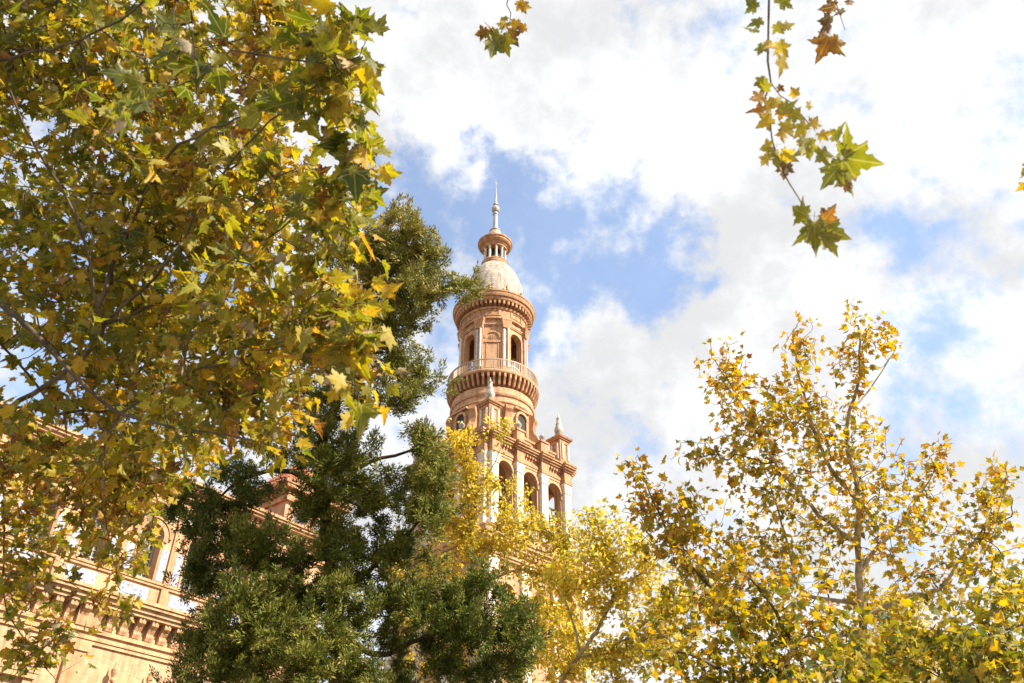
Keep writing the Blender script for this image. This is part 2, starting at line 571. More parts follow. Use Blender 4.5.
# ------------------------------------------------------------------ palace wing
def build_wing():
    root = thing('palace_wing', 'sunlit cream brick palace wing with arched windows, tile panels and bracketed cornice behind the leaves', 'building',
                 (-19.496, 42.485, 0), R(90 - 38.5))
    T0, T1 = -26.0, 12.0
    BAY = 2.9
    ks = range(-8, 6)
    cs = [k * BAY + .0 for k in ks if T0 + 1.5 < k * BAY < T1 - 1.2]
    w = MB()
    # ground storeys
    lows = [(-0.75 + 5.8 * k + 2.9 / 2 * 1.0, .75, 8.2, 10.2) for k in range(-4, 3)]
    lows = [o for o in lows if T0 + 1 < o[0] < T1 - 1]
    w.arch_wall(T0, T1, 0, 14.0, lows, 0.0, .5)
    w.arch_wall(T0, T1, 16.05, 22.45, [(c, .62, 17.40, 19.72) for c in cs], 0.003, .86)
    w.box(T0, T1, .02, .5, 14.0, 16.05)
    # flanks and back
    w.add([(T0, 0, 0), (T0, 11, 0), (T0, 11, 22.4), (T0, 0, 22.4)], [(0, 1, 2, 3)])
    w.add([(T1, 0, 0), (T1, 0, 22.4), (T1, 11, 22.4), (T1, 11, 0)], [(0, 1, 2, 3)])
    w.add([(T0, 11, 0), (T1, 11, 0), (T1, 11, 22.4), (T0, 11, 22.4)], [(3, 2, 1, 0)])
    w.build('wall', M['brick_pale'], root)
    # main cornice
    c = MB()
    c.box(T0, T1, -.10, .02, 13.52, 13.70)
    c.box(T0, T1, -.16, .02, 13.703, 13.82)
    c.box(T0, T1, -.08, .02, 13.823, 14.02)
    c.box(T0, T1, -.20, .02, 14.023, 14.22)
    c.box(T0, T1, -.62, .02, 15.22, 15.40)
    c.box(T0, T1, -.74, .02, 15.403, 15.62)
    c.box(T0, T1, -.90, .02, 15.623, 15.78)
    c.box(T0, T1, -.98, .02, 15.783, 15.95)
    c.box(T0, T1, -.55, .02, 15.953, 16.10)
    co = c.build('cornice', M['terra_pale'], root)
    n = 0
    proto = None
    t = -10.4
    while t < 11.6:
        b = MB()
        prof = [(0, 14.25), (-.16, 14.28), (-.24, 14.45), (-.22, 14.62), (-.34, 14.82), (-.52, 14.98), (-.56, 15.215), (0, 15.215)]
        for q in range(4):      # fluted console
            x0 = -.19 + q * .098
            pr = [(y * (1 if q % 2 == 0 else .93), z) for y, z in prof]
            vs_ = [(x0, y, z) for y, z in pr] + [(x0 + .092, y, z) for y, z in pr]
            m_ = len(pr)
            b.add(vs_, [tuple(range(m_)), tuple(range(2 * m_ - 1, m_ - 1, -1))] + [((i + 1) % m_, i, m_ + i, m_ + (i + 1) % m_) for i in range(m_)])
        if proto is None:
            proto = b.build('bracket', M['terra_pale'], co)
            o = proto
        else:
            o = proto.copy()
            COL.objects.link(o)
            o.parent = co
        o.location = (t, 0, 0)
        t += .725
    # upper mouldings and eave
    e = MB()
    e.box(T0, T1, -.14, .0, 21.42, 21.56)
    e.box(T0, T1, -.20, .0, 21.563, 21.68)
    e.box(T0, T1, -.30, .0, 22.28, 22.40)
    e.box(T0, T1, -.66, .3, 22.68, 22.83)
    e.box(T0, T1, -.80, .3, 22.833, 22.98)
    e.box(T0, T1, -.90, .3, 22.983, 23.12)
    e.box(T0, T1, -.03, .3, 22.40, 22.68)
    x = T0 + .1
    while x < T1 - .2:
        e.box(x, x + .17, -.40, -.03, 22.42, 22.677)
        x += .38
    e.build('eave', M['terra_pale'], root)
    s = MB()
    s.box(T0, T1, -.16, 0, 17.20, 17.30)
    s.box(T0, T1, -.10, 0, 17.06, 17.197)
    s.build('sill_course', M['terra_pale'], root)
    # white glazed band between arches, pilaster strips
    for i, cc in enumerate(cs):
        wd = MB()
        wd.arch_ring(cc, 19.72, .66, .92, -.10, .002, 14)
        wd.arch_ring(cc, 19.72, .95, 1.12, -.16, .002, 14)
        for sx in (-1, 1):
            wd.box(cc + sx * .79 - .14, cc + sx * .79 + .14, -.10, .002, 19.52, 19.717)
            wd.box(cc + sx * .68 - .055, cc + sx * .68 + .055, -.06, .002, 17.305, 19.515)
        wo = wd.build('window', M['terra'], root)
        fr = MB()
        yb = .64
        fr.arch_ring(cc, 19.72, .52, .617, yb - .05, yb + .03, 12, legs=2.3)
        for gx in (-.31, 0, .31):
            top = 19.72 + math.sqrt(max(0, .53 ** 2 - gx ** 2))
            fr.box(cc + gx - .024, cc + gx + .024, yb - .03, yb + .01, 17.42, top)
        for gz in np.arange(17.80, 20.1, .40):
            hwz = .54 if gz < 19.72 else math.sqrt(max(.01, .53 ** 2 - (gz - 19.72) ** 2))
            fr.box(cc - hwz, cc + hwz, yb - .024, yb + .008, gz - .02, gz + .02)
        fr.build('frame', M['frame'], wo)
        pa = MB()
        arc = [(cc - .615 * math.cos(math.pi * q / 14), 19.72 + .615 * math.sin(math.pi * q / 14)) for q in range(15)]
        pa.prism([(cc - .615, 17.40)] + arc + [(cc + .615, 17.40)], yb + .035, yb + .075)
        pa.build('pane', M['glass'], wo)
        for sx in (-1, 1):
            tp = MB()
            tp.box(cc + sx * 1.0 - .20, cc + sx * 1.0 + .20, -.025, .01, 17.42, 19.15)
            tp.build('tile_panel', M['tile'], root)
        lp = MB()
        lp.box(cc - 1.02, cc + .62, -.02, .01, 16.22, 16.92)
        lp.build('tile_panel', M['tile'], root)
        pl = MB()
        px = cc + BAY / 2
        pl.box(px - .17, px + .17, -.13, .002, 17.305, 21.415)
        pl.box(px - .23, px + .23, -.17, .002, 20.95, 21.30)
        pl.box(px - .20, px + .20, -.15, .002, 16.103, 17.055)
        pl.build('pilaster', M['terra_pale'], root)
        for xa, xb in ((cc - 1.26, cc - .45), (cc + .45, cc + 1.26)):
            wb = MB()
            wb.box(xa, xb, -.035, .002, 20.98, 21.20)
            wb.build('white_band', M['white'], root)
    for k in range(-4, 3):
        px = -2.2 + 5.85 * k
        if not T0 + 1 < px < T1 - 1:
            continue
        pl = MB()
        pl.box(px - .46, px + .46, -.22, .0, 0, 13.1)
        pl.box(px - .56, px + .56, -.30, .0, 13.103, 13.5)
        pl.box(px - .52, px + .52, -.26, .01, 14.225, 15.21)
        pl.build('pilaster', M['terra'], root)
    for cx, hw, zb, zs in lows:
        wd = MB()
        wd.box(cx - 1.35, cx + 1.35, -.32, .0, 11.45, 11.68)
        wd.prism([(cx - 1.45, 11.683), (cx + 1.45, 11.683), (cx, 12.55)], -.36, -.005)
        for sx in (-1, 1):
            wd.box(cx + sx * 1.05 - .18, cx + sx * 1.05 + .18, -.2, .0, 8.0, 11.447)
            wd.lathe([(.10, 12.0), (.13, 12.08), (.07, 12.2), (.15, 12.42), (.16, 12.56), (.06, 12.74), (.02, 12.95)], 10, cx + sx * .95, -.42)
        wo = wd.build('window', M['terra_pale'], root)
        pa = MB()
        arc = [(cx - hw * math.cos(math.pi * q / 14), zs + hw * math.sin(math.pi * q / 14)) for q in range(15)]
        pa.prism([(cx - hw, zb)] + arc + [(cx + hw, zb)], .40, .44)
        pa.build('pane', M['glass'], wo)
        fr = MB()
        for gx in (-.35, 0, .35):
            fr.box(cx + gx - .025, cx + gx + .025, .36, .395, zb, zs + .55)
        for gz in np.arange(zb + .4, zs + .3, .42):
            fr.box(cx - hw, cx + hw, .365, .39, gz - .02, gz + .02)
        fr.build('frame', M['frame'], wo)
    r = MB()
    x = T0
    r.add([(T0, -.75, 23.125), (T1, -.75, 23.125), (T1, 5.5, 25.3), (T0, 5.5, 25.3), (T1, 11.6, 23.0), (T0, 11.6, 23.0)], [(0, 1, 2, 3), (3, 2, 4, 5)])
    while x < T1:
        r.add([(x, -.85, 23.13), (x + .09, -.85, 23.22), (x + .18, -.85, 23.13), (x, 5.5, 25.32), (x + .09, 5.5, 25.41), (x + .18, 5.5, 25.32)],
              [(0, 1, 4, 3), (1, 2, 5, 4), (0, 2, 1)])
        x += .34
    r.build('roof', M['roof'], root)


build_wing()


def build_turret():
    u = np.array([math.sin(R(38.5)), math.cos(R(38.5))])
    p = np.array([-19.496, 42.485]) + u * 8.7
    root = thing('roof_turret', 'small brick roof turret with red tiled cap seen through the dark conifer', 'turret', (p[0], p[1], -3.4), R(90 - 38.5))
    w = MB()
    w.box(0, 4.3, .8, 5.1, 26.0, 29.0)
    w.build('wall', M['brick_pale'], root)
    c = MB()
    c.box(-.17, 4.55, .55, 5.35, 28.6, 28.997)
    c.box(-.55, 4.85, .17, 5.65, 29.3, 29.55)
    c.box(-.7, 5.0, .1, 5.8, 29.553, 29.8)
    c.box(.0, 4.3, .8, 5.1, 29.0, 29.3)
    for i in range(11):
        x = -.2 + i * .43
        c.box(x, x + .2, .45, .795, 29.02, 29.297)
        c.box(-.35, -.005, .7 + i * .42, .9 + i * .42, 29.02, 29.297)
    c.build('cornice', M['terra'], root)
    r = MB()
    lo = [(-.6, .2, 29.81), (4.9, .2, 29.81), (4.9, 5.7, 29.81), (-.6, 5.7, 29.81)]
    ap = (2.15, 2.95, 33.0)
    r.add(lo + [ap], [(0, 1, 4), (1, 2, 4), (2, 3, 4), (3, 0, 4)])
    for s in range(4):
        a, b = Vector(lo[s]), Vector(lo[(s + 1) % 4])
        for i in range(17):
            q = a.lerp(b, (i + .2) / 17)
            q2 = a.lerp(b, (i + .7) / 17)
            t = 1 - abs((i + .5) / 17 - .5) * 2
            m_ = Vector(((a + b) / 2))
            top = Vector(ap) * t + q.lerp(Vector(ap), 0) * (1 - t)
            d = (Vector(ap) - m_) * t
            mid = (q + q2) / 2 + Vector((0, 0, .09))
            r.add([q, mid, q2, q + d, mid + d, q2 + d], [(0, 1, 4, 3), (1, 2, 5, 4)])
    r.build('roof', M['roof'], root)
    for i in range(2):
        wd = MB()
        cx = 1.2 + i * 1.9
        wd.arch_ring(cx, 27.6, .52, .95, .68, .805, 12, legs=1.0)
        wo = wd.build('window', M['terra_pale'], root)
        pa = MB()
        arc = [(cx - .52 * math.cos(math.pi * q / 12), 27.6 + .52 * math.sin(math.pi * q / 12)) for q in range(13)]
        pa.prism([(cx - .52, 26.6)] + arc + [(cx + .52, 26.6)], .76, .80)
        pa.build('pane', M['glass'], wo)


build_turret()

# ------------------------------------------------------------------ tower
def build_tower():
    root = thing('bell_tower', 'ornate orange brick bell tower with arched belfry, round balcony drum, white dome and spire', 'tower',
                 (-1.88, 68.0, 0), R(90 - 45.5))
    rot = lambda k: Matrix.Rotation(R(90 * k), 4, 'Z')
    W = 4.87
    # lower shaft
    w = MB()
    for k in range(4):
        w.T = rot(k)
        w.arch_wall(-5.75, 5.75, 0, 26.3, [(-3.4, .7, 19.5, 23.2), (0, .7, 19.5, 23.2), (3.4, .7, 19.5, 23.2)], -5.75, .6)
    w.build('lower_shaft', M['brick'], root)
    dk = MB()
    dk.box(-5.0, 5.0, -5.0, 5.0, 0, 26.2)
    dk.build('inner_core', M['brick'], root)
    c = MB()
    for hs, z0, z1 in ((5.95, 25.6, 25.8), (6.05, 25.803, 26.0), (5.9, 26.003, 26.5), (6.3, 26.503, 26.8), (6.5, 26.803, 27.1), (6.65, 27.103, 27.4)):
        c.box(-hs, hs, -hs, hs, z0, z1)
    for k in range(4):
        c.T = rot(k)
        for x in np.arange(-5.8, 5.9, .48):
            c.box(x, x + .24, -6.22, -5.905, 26.2, 26.5)
    c.build('lower_cornice', M['terra_pale'], root)
    for k in range(4):
        for x in (-5.2, -1.7, 1.7, 5.2):
            p = MB()
            p.T = rot(k)
            p.box(x - .42, x + .42, -6.0, -5.752, 12.0, 24.6)
            p.box(x - .54, x + .54, -6.08, -5.752, 24.603, 25.597)
            p.build('lower_pilaster', M['white'], root)
    # belfry
    w = MB()
    for k in range(4):
        w.T = rot(k)
        w.arch_wall(-W, W, 27.4, 36.5, [(-3.0, .86, 28.9, 33.9), (0, .86, 28.9, 33.9), (3.0, .86, 28.9, 33.9)], -W, .75)
        w.box(-W, W, -W - .22, -W, 27.403, 28.6)
    w.build('belfry_wall', M['brick'], root)
    for k in range(4):
        for cx in (-3, 0, 3):
            ar = MB()
            ar.T = rot(k)
            ar.arch_ring(cx, 33.9, .87, 1.07, -W - .10, -W + .05, 12, legs=.1)
            ar.box(cx - 1.05, cx - .863, -W - .12, -W + .05, 33.5, 33.797)
            ar.box(cx + .863, cx + 1.05, -W - .12, -W + .05, 33.5, 33.797)
            ar.box(cx - 1.03, cx + 1.03, -W - .06, -W, 35.12, 35.30)
            ar.build('arch_moulding', M['terra_pale'], root)
    for k in range(4):
        for cx in (-3, 0, 3):
            b = MB()
            b.T = rot(k)
            b.box(cx - .85, cx + .85, -W - .05, -W + .12, 29.85, 29.98)
            b.box(cx - .85, cx + .85, -W - .05, -W + .12, 28.905, 29.05)
            for q in range(6):
                b.lathe([(.05, 29.05), (.09, 29.25), (.04, 29.5), (.07, 29.7), (.05, 29.85)], 8, cx - .69 + q * .276, -W + .035)
            b.build('balustrade', M['white'], root)
    for k in range(4):
        for x in (-4.42, -1.5, 1.5, 4.42):
            p = MB()
            p.T = rot(k)
            y = -W - .002
            p.box(x - .48, x + .48, y - .48, y, 28.603, 29.1)
            p.box(x - .38, x + .38, y - .36, y, 29.103, 34.1)
            p.box(x - .44, x + .44, y - .42, y, 34.103, 34.3)
            p.frustum(x, y - .20, 34.303, 35.0, .38, .50, .19, .27)
            p.build('pilaster', M['white'], root)
    en = MB()
    for hs, z0, z1 in ((W + .12, 35.35, 35.55), (W + .06, 35.553, 36.2), (W + .22, 36.203, 36.36), (W + .38, 36.363, 36.54), (W + .52, 36.543, 36.72), (W + .62, 36.723, 36.88)):
        en.box(-hs, hs, -hs, hs, z0, z1)
    for k in range(4):
        en.T = rot(k)
        for x in (-4.42, -1.5, 1.5, 4.42):
            y = -W - .01
            en.box(x - .50, x + .50, y - .52, y, 35.003, 35.30)
            en.box(x - .46, x + .46, y - .46, y, 35.303, 36.17)
            en.box(x - .54, x + .54, y - .58, y, 36.173, 36.34)
            en.box(x - .62, x + .62, y - .74, y, 36.343, 36.52)
            en.box(x - .70, x + .70, y - .88, y, 36.523, 36.70)
            en.box(x - .76, x + .76, y - .96, y, 36.703, 36.90)
        for x in np.arange(-4.7, 4.7, .34):
            en.box(x, x + .17, -W - .30, -W - .05, 36.0, 36.2)
    en.build('belfry_cornice', M['terra'], root)
    # attic parapet
    pa = MB()
    for hs, z0, z1 in ((W - .05, 36.883, 37.1), (W - .25, 37.103, 37.9), (W - .1, 37.903, 38.08)):
        pa.box(-hs, hs, -hs, hs, z0, z1)
    for k in range(4):
        pa.T = rot(k)
        for x in (-1.5, 1.5):
            y = -W + .1
            pa.box(x - .46, x + .46, y - .55, y, 36.905, 38.1)
            pa.box(x - .54, x + .54, y - .63, y + .02, 38.103, 38.28)
    pa.build('parapet', M['terra'], root)
    for k in range(4):
        for x in (-1.5, 1.5):
            f = MB()
            f.T = rot(k)
            f.lathe([(.20, 38.283), (.24, 38.38), (.13, 38.5), (.26, 38.7), (.30, 38.85), (.16, 39.05), (.10, 39.12), (.03, 39.3)], 14, x, -W - .17)
            f.build('urn', M['finial'], root, True)
    for k in range(4):
        p = MB()
        p.T = rot(k)
        cx, cy = 4.45, -4.45
        p.frustum(cx, cy, 36.9, 37.4, .84, .84)
        p.frustum(cx, cy, 37.403, 39.6, .64, .64)
        for dx, dy in ((0, -1), (1, 0), (0, 1), (-1, 0)):
            p.box(cx + dx * .65 - (.06 if dx else .44), cx + dx * .65 + (.06 if dx else .44), cy + dy * .65 - (.06 if dy else .44), cy + dy * .65 + (.06 if dy else .44), 39.2, 39.36)
        p.frustum(cx, cy, 39.603, 39.75, .74, .78)
        p.frustum(cx, cy, 39.753, 39.93, .86, .92)
        p.frustum(cx, cy, 39.933, 40.3, .66, .40)
        po_ = p.build('pinnacle', M['terra'], root)
        q = MB()
        q.T = rot(k)
        for dx, dy in ((0, -1), (1, 0), (0, 1), (-1, 0)):
            for s in (-.36, .36):
                x, y = cx + dx * .66 + (s if dy else 0), cy + dy * .66 + (s if dx else 0)
                q.box(x - .10, x + .10, y - .10, y + .10, 37.6, 39.18)
        q.build('colonnette', M['white'], po_)
        o = MB()
        o.T = rot(k)
        o.lathe([(.40, 40.303), (.44, 40.42), (.30, 40.52), (.42, 40.75), (.45, 40.95), (.36, 41.25), (.28, 41.5), (.31, 41.62), (.22, 41.75), (.20, 42.15), (.24, 42.25), (.10, 42.42), (.04, 42.75)], 16, cx, cy)
        o.build('finial', M['finial'], po_, True)
    # lower drum
    d = MB()
    d.lathe([(4.25, 37.5), (4.25, 38.6), (4.05, 38.65), (3.86, 38.9), (3.86, 41.75), (3.98, 41.8), (3.98, 42.0), (3.88, 42.05), (3.88, 42.45), (4.0, 42.5), (4.06, 42.68),
             (3.92, 42.75), (3.92, 43.4), (3.55, 43.6), (3.55, 44.75)], 96)
    d.build('lower_drum', M['brick_round'], root, True)
    for i in range(8):
        a = R(45 * i)
        T = Matrix.Rotation(a, 4, 'Z')
        wd = MB()
        wd.T = T
        for q in ((-.78, -.55, 38.95, 40.447), (.55, .78, 38.95, 40.447)):
            wd.box(q[0], q[1], -4.02, -3.6, q[2], q[3])
        wd.arch_ring(0, 40.45, .56, .80, -4.06, -3.6, 12)
        wd.box(-.95, .95, -4.14, -3.6, 41.30, 41.48)
        wo = wd.build('drum_window', M['terra_pale'], root)
        dd = MB()
        dd.T = T
        dd.prism([(-.548, 39.3)] + [(-.548 * math.cos(math.pi * q / 12), 40.45 + .548 * math.sin(math.pi * q / 12)) for q in range(13)] + [(.548, 39.3)], -3.90, -3.6)
        dd.build('shade_block', M['dark'], wo)  # solid dark block, the shade of an opening put in as colour
        v = MB()
        v.T = Matrix.Rotation(a + R(22.5), 4, 'Z')
        prof = [(-3.8, 38.3), (-4.72, 38.3), (-4.78, 38.8), (-4.62, 39.15), (-4.36, 39.5), (-4.26, 40.1), (-4.34, 40.6), (-4.5, 40.9), (-4.42, 41.3), (-4.2, 41.45), (-3.8, 41.5)]
        vs_ = [(-.34, y, z) for y, z in prof] + [(.34, y, z) for y, z in prof]
        m_ = len(prof)
        v.add(vs_, [tuple(range(m_)), tuple(range(2 * m_ - 1, m_ - 1, -1))] + [((j + 1) % m_, j, m_ + j, m_ + (j + 1) % m_) for j in range(m_)])
        v.build('volute', M['terra'], root)
    # corbels and balcony
    cb = MB()
    n = 52
    for i in range(n):
        cb.T = Matrix.Rotation(2 * math.pi * i / n, 4, 'Z')
        vs_ = [(-.10, -3.5, 43.55), (-.10, -4.1, 43.6), (-.10, -4.22, 43.95), (-.10, -4.40, 44.3), (-.10, -4.42, 44.72), (-.10, -3.5, 44.72)]
        vs_ += [(.10, y, z) for _, y, z in vs_]
        cb.add(vs_, [tuple(range(6)), tuple(range(11, 5, -1))] + [((j + 1) % 6, j, 6 + j, 6 + (j + 1) % 6) for j in range(6)])
    cb.build('corbel_ring', M['terra'], root)
    bl = MB()
    bl.lathe([(3.2, 44.723), (4.44, 44.723), (4.50, 44.82), (4.50, 44.95), (4.42, 45.05), (3.2, 45.05)], 96)
    bal = bl.build('balcony', M['terra_pale'], root, True)
    rl = MB()
    rl.lathe([(4.32, 46.12), (4.42, 46.12), (4.42, 46.22), (4.32, 46.22), (4.32, 46.12)], 96, caps=False)
    rl.lathe([(4.34, 45.16), (4.40, 45.16), (4.40, 45.21), (4.34, 45.21), (4.34, 45.16)], 96, caps=False)
    for i in range(132):
        rl.T = Matrix.Rotation(2 * math.pi * i / 132, 4, 'Z')
        wv = .05 if i % 11 == 0 else .034
        rl.box(-wv, wv, -4.37 - wv, -4.37 + wv, 45.04, 46.30 if i % 11 == 0 else 46.12)
    rl.build('railing', M['iron'], bal)
    # upper octagonal drum: a blind panel faces the camera, arches either side
    base = R(45.5)        # so that panel 0 faces -Y of the world whatever the square is turned to
    ap = 3.16
    hwf = ap * math.tan(R(22.5))
    for i in range(8):
        T = Matrix.Rotation(base - R(90) + R(45 * i), 4, 'Z')
        w = MB()
        w.T = T
        if i % 2:
            w.arch_wall(-hwf, hwf, 45.05, 52.2, [(0, .72, 45.9, 49.75)], -ap, .6)
            wo = w.build('drum_arch', M['brick_round'], root)
            am = MB()
            am.T = T
            am.arch_ring(0, 49.75, .73, .93, -ap - .07, -ap + .05, 14, legs=3.4)
            am.build('arch_moulding', M['terra_pale'], wo)
            bb = MB()
            bb.T = T
            bb.box(-.71, .71, -ap + .1, -ap + .22, 46.6, 46.72)
            bb.build('parapet_bar', M['white'], wo)
        else:
            w.add([(-hwf, -ap, 45.05), (hwf, -ap, 45.05), (hwf, -ap, 52.2), (-hwf, -ap, 52.2)], [(0, 1, 2, 3)])
            w.box(-.78, .78, -ap - .10, -ap, 48.95, 49.12)
            wo = w.build('drum_panel', M['brick_round'], root)
            am = MB()
            am.T = T
            am.arch_ring(0, 49.5, .66, .84, -ap - .09, -ap + .05, 14)
            am.box(-.62, -.54, -ap - .05, -ap, 46.0, 48.9)
            am.box(.54, .62, -ap - .05, -ap, 46.0, 48.9)
            am.lathe([(.02, 0), (.26, .06), (.30, .14), (.20, .2), (.02, .22)], 12)
            am.v = am.v
            am.build('arch_moulding', M['terra_pale'], wo)
            sh = MB()
            for q in range(7):
                a = math.pi * (q + .5) / 7
                sh.T = T
                x, z = .5 * math.cos(a), 49.2 + .55 * math.sin(a) * .9
                sh.add([(0, -ap - .03, 49.18), (x - .09, -ap - .10, z), (x, -ap - .14, z + .06), (x + .09, -ap - .10, z)], [(0, 1, 2), (0, 2, 3)])
            sh.box(-.5, .5, -ap - .08, -ap - .002, 49.13, 49.24)
            sh.build('shell_ornament', M['terra'], wo)
        # attic band with raised panel above
        ab = MB()
        ab.T = T
        ab.box(-hwf + .3, hwf - .3, -ap - .10, -ap + .02, 50.95, 51.08)
        ab.box(-hwf + .3, hwf - .3, -ap - .16, -ap + .02, 51.083, 51.2)
        ab.build('string_course', M['terra_pale'], root)
        # column pair at the corner
        Tc = Matrix.Rotation(base - R(90) + R(45 * i + 22.5), 4, 'Z')
        rr = ap / math.cos(R(22.5))
        cl = MB()
        cl.T = Tc
        cl.box(-.44, .44, -rr - .16, -rr + .4, 45.06, 46.0)
        cl.box(-.38, .38, -rr - .06, -rr + .3, 46.003, 50.6)
        cl.frustum(0, -rr + .06, 50.603, 51.5, .38, .52, .26, .36)
        cl.box(-.56, .56, -rr - .32, -rr + .3, 51.503, 51.75)
        pier = cl.build('corner_pier', M['terra'], root)
        sh = MB()
        sh.T = Tc
        sh.lathe([(.15, 46.0), (.15, 46.2), (.11, 46.25), (.11, 50.45), (.15, 50.6)], 12, .17, -rr - .10)
        sh.build('column', M['white'], pier, True)
        ts = MB()
        ts.T = Tc
        ts.box(-.30, -.10, -rr - .10, -rr - .05, 46.1, 50.5)
        ts.build('tile_strip', M['tile_strip'], pier)
    core = MB()
    core.lathe([(.9, 45.06), (.9, 52.0)], 16)
    core.build('stair_core', M['brick_round'], root)
    fl = MB()
    fl.lathe([(3.3, 51.76), (3.42, 51.8), (3.42, 52.0), (3.34, 52.05), (3.34, 52.9), (3.45, 52.95), (3.52, 53.15), (3.24, 53.22), (3.24, 53.75), (3.9, 53.8), (3.98, 53.95), (3.98, 54.1),
              (4.12, 54.15), (4.2, 54.35), (4.2, 54.5), (4.28, 54.62), (4.28, 54.75), (3.6, 55.0), (3.2, 55.02)], 96)
    cor = fl.build('crown_cornice', M['terra'], root, True)
    md = MB()
    for i in range(52):
        md.T = Matrix.Rotation(2 * math.pi * i / 52, 4, 'Z')
        md.box(-.105, .105, -3.86, -3.2, 53.36, 53.78)
    md.build('modillion_ring', M['terra'], cor)
    for i in range(8):
        pn = MB()
        a0 = base - R(90) + R(45 * i)
        for q in range(6):
            a1, a2 = a0 + R(-14 + q * 28 / 6), a0 + R(-14 + (q + 1) * 28 / 6)
            for z0, z1 in (((52.15, 52.82),) if q in (0, 5) else ((52.15, 52.22), (52.75, 52.82))):
                Q = [(3.40 * math.sin(a), -3.40 * math.cos(a)) for a in (a1, a2)]
                P = [(3.33 * math.sin(a), -3.33 * math.cos(a)) for a in (a1, a2)]
                pn.add([(*P[0], z0), (*P[1], z0), (*Q[1], z0), (*Q[0], z0), (*P[0], z1), (*P[1], z1), (*Q[1], z1), (*Q[0], z1)],
                       [(0, 3, 2, 1), (4, 5, 6, 7), (3, 2, 6, 7)])
        pn.build('frieze_panel', M['terra'], cor)
    # dome
    dm = MB()
    prof = [(3.35, 55.0), (3.35, 55.5), (3.2, 55.6), (3.2, 56.2)]
    for k in range(15):
        z = 56.25 + 4.95 * k / 14
        prof.append((3.12 * math.sqrt(max(0, 1 - ((z - 56.25) / 5.45) ** 2)), z))
    dm.lathe(prof, 64)
    dmo = dm.build('dome', M['dome'], root, True)
    for i in range(12):
        a = 2 * math.pi * (i + .3) / 12
        f = MB()
        f.lathe([(.14, 55.0), (.14, 55.4), (.20, 55.45), (.14, 55.65), (.18, 55.85), (.07, 56.05), (.03, 56.25)], 8, 3.52 * math.cos(a), 3.52 * math.sin(a))
        f.build('finial', M['terra_pale'], dmo, True)
    rb = MB()
    rb.lathe([(1.30, 61.0), (1.5, 61.05), (1.55, 61.25), (1.45, 61.3), (1.45, 61.55), (1.5, 61.6), (1.35, 61.8), (.9, 61.85)], 40)
    lan = rb.build('lantern', M['terra'], root, True)
    cr = MB()
    cr.lathe([(.62, 61.84), (.62, 63.75)], 20)
    cr.build('lantern_core', M['dark'], lan, True)  # core coloured near black as the shade between the columns
    for i in range(10):
        a = 2 * math.pi * (i + .5) / 10
        f = MB()
        f.lathe([(.19, 61.83), (.19, 61.98), (.135, 62.02), (.125, 63.45), (.19, 63.6)], 12, 1.12 * math.cos(a), 1.12 * math.sin(a))
        f.build('column', M['white'], lan, True)
    lc = MB()
    lc.lathe([(1.0, 63.6), (1.35, 63.6), (1.38, 63.8), (1.48, 63.85), (1.5, 64.0), (1.7, 64.08), (1.82, 64.25), (1.82, 64.4), (1.92, 64.5), (1.92, 64.66), (1.3, 64.8), (1.2, 64.8)], 48)
    lc.build('lantern_cornice', M['terra'], lan, True)
    for i in range(8):
        a = 2 * math.pi * i / 8
        f = MB()
        f.lathe([(.18, 64.7), (.26, 64.95), (.2, 65.2), (.08, 65.35)], 8, 1.32 * math.cos(a), 1.32 * math.sin(a))
        f.build('scroll', M['terra'], lan, True)
    cp = MB()
    cp.lathe([(1.15, 64.8), (1.15, 65.2), (1.0, 65.7), (.74, 66.2), (.6, 66.5), (.66, 66.6), (.62, 66.75), (.36, 66.95), (.28, 67.3)], 28)
    cp.build('lantern_cap', M['dome'], lan, True)
    sp = MB()
    prof = [(.28, 67.3), (.25, 69.2), (.34, 69.3), (.34, 69.45), (.24, 69.6)]
    prof += [(max(.2, .47 * math.sin(t)), 70.15 - .55 * math.cos(t)) for t in np.linspace(.5, 2.6, 9)]
    prof += [(.2, 70.75), (.3, 70.85), (.3, 70.98), (.16, 71.2), (.13, 72.2), (.06, 73.0), (.03, 73.9)]
    sp.lathe(prof, 20)
    spo = sp.build('spire', M['finial'], root, True)
    vn = MB()
    vn.box(-.02, .02, -.02, .02, 73.88, 74.9)
    vn.box(-.22, .22, -.015, .015, 74.45, 74.5)
    vn.build('weather_cross', M['iron'], spo)
    # bells in the front arches
    for k in (0, 3):
        for cx in (-3, 0, 3):
            b = MB()
            b.T = rot(k)
            b.lathe([(.50, 31.6), (.46, 31.75), (.34, 32.1), (.28, 32.5), (.12, 32.65)], 16, cx, -W + .75)
            b.box(cx - .86, cx + .86, -W + .68, -W + .82, 32.66, 32.8)
            b.build('bell', M['bell'], root, True)


build_tower()

# ------------------------------------------------------------------ trees
def unit(v):
    return v / (np.linalg.norm(v, axis=-1, keepdims=True) + 1e-9)


def catmull(pts, step):
    P = np.asarray(pts, float)
    P = np.vstack([2 * P[0] - P[1], P, 2 * P[-1] - P[-2]])
    out = []
    for i in range(1, len(P) - 2):
        n = max(2, int(np.linalg.norm(P[i + 1] - P[i]) / step))
        for t in np.arange(n) / n:
            a, b, c, d = P[i - 1:i + 3]
            out.append(.5 * (2 * b + (c - a) * t + (2 * a - 5 * b + 4 * c - d) * t * t + (3 * b - a - 3 * c + d) * t ** 3))
    out.append(P[-2])
    return np.array(out)


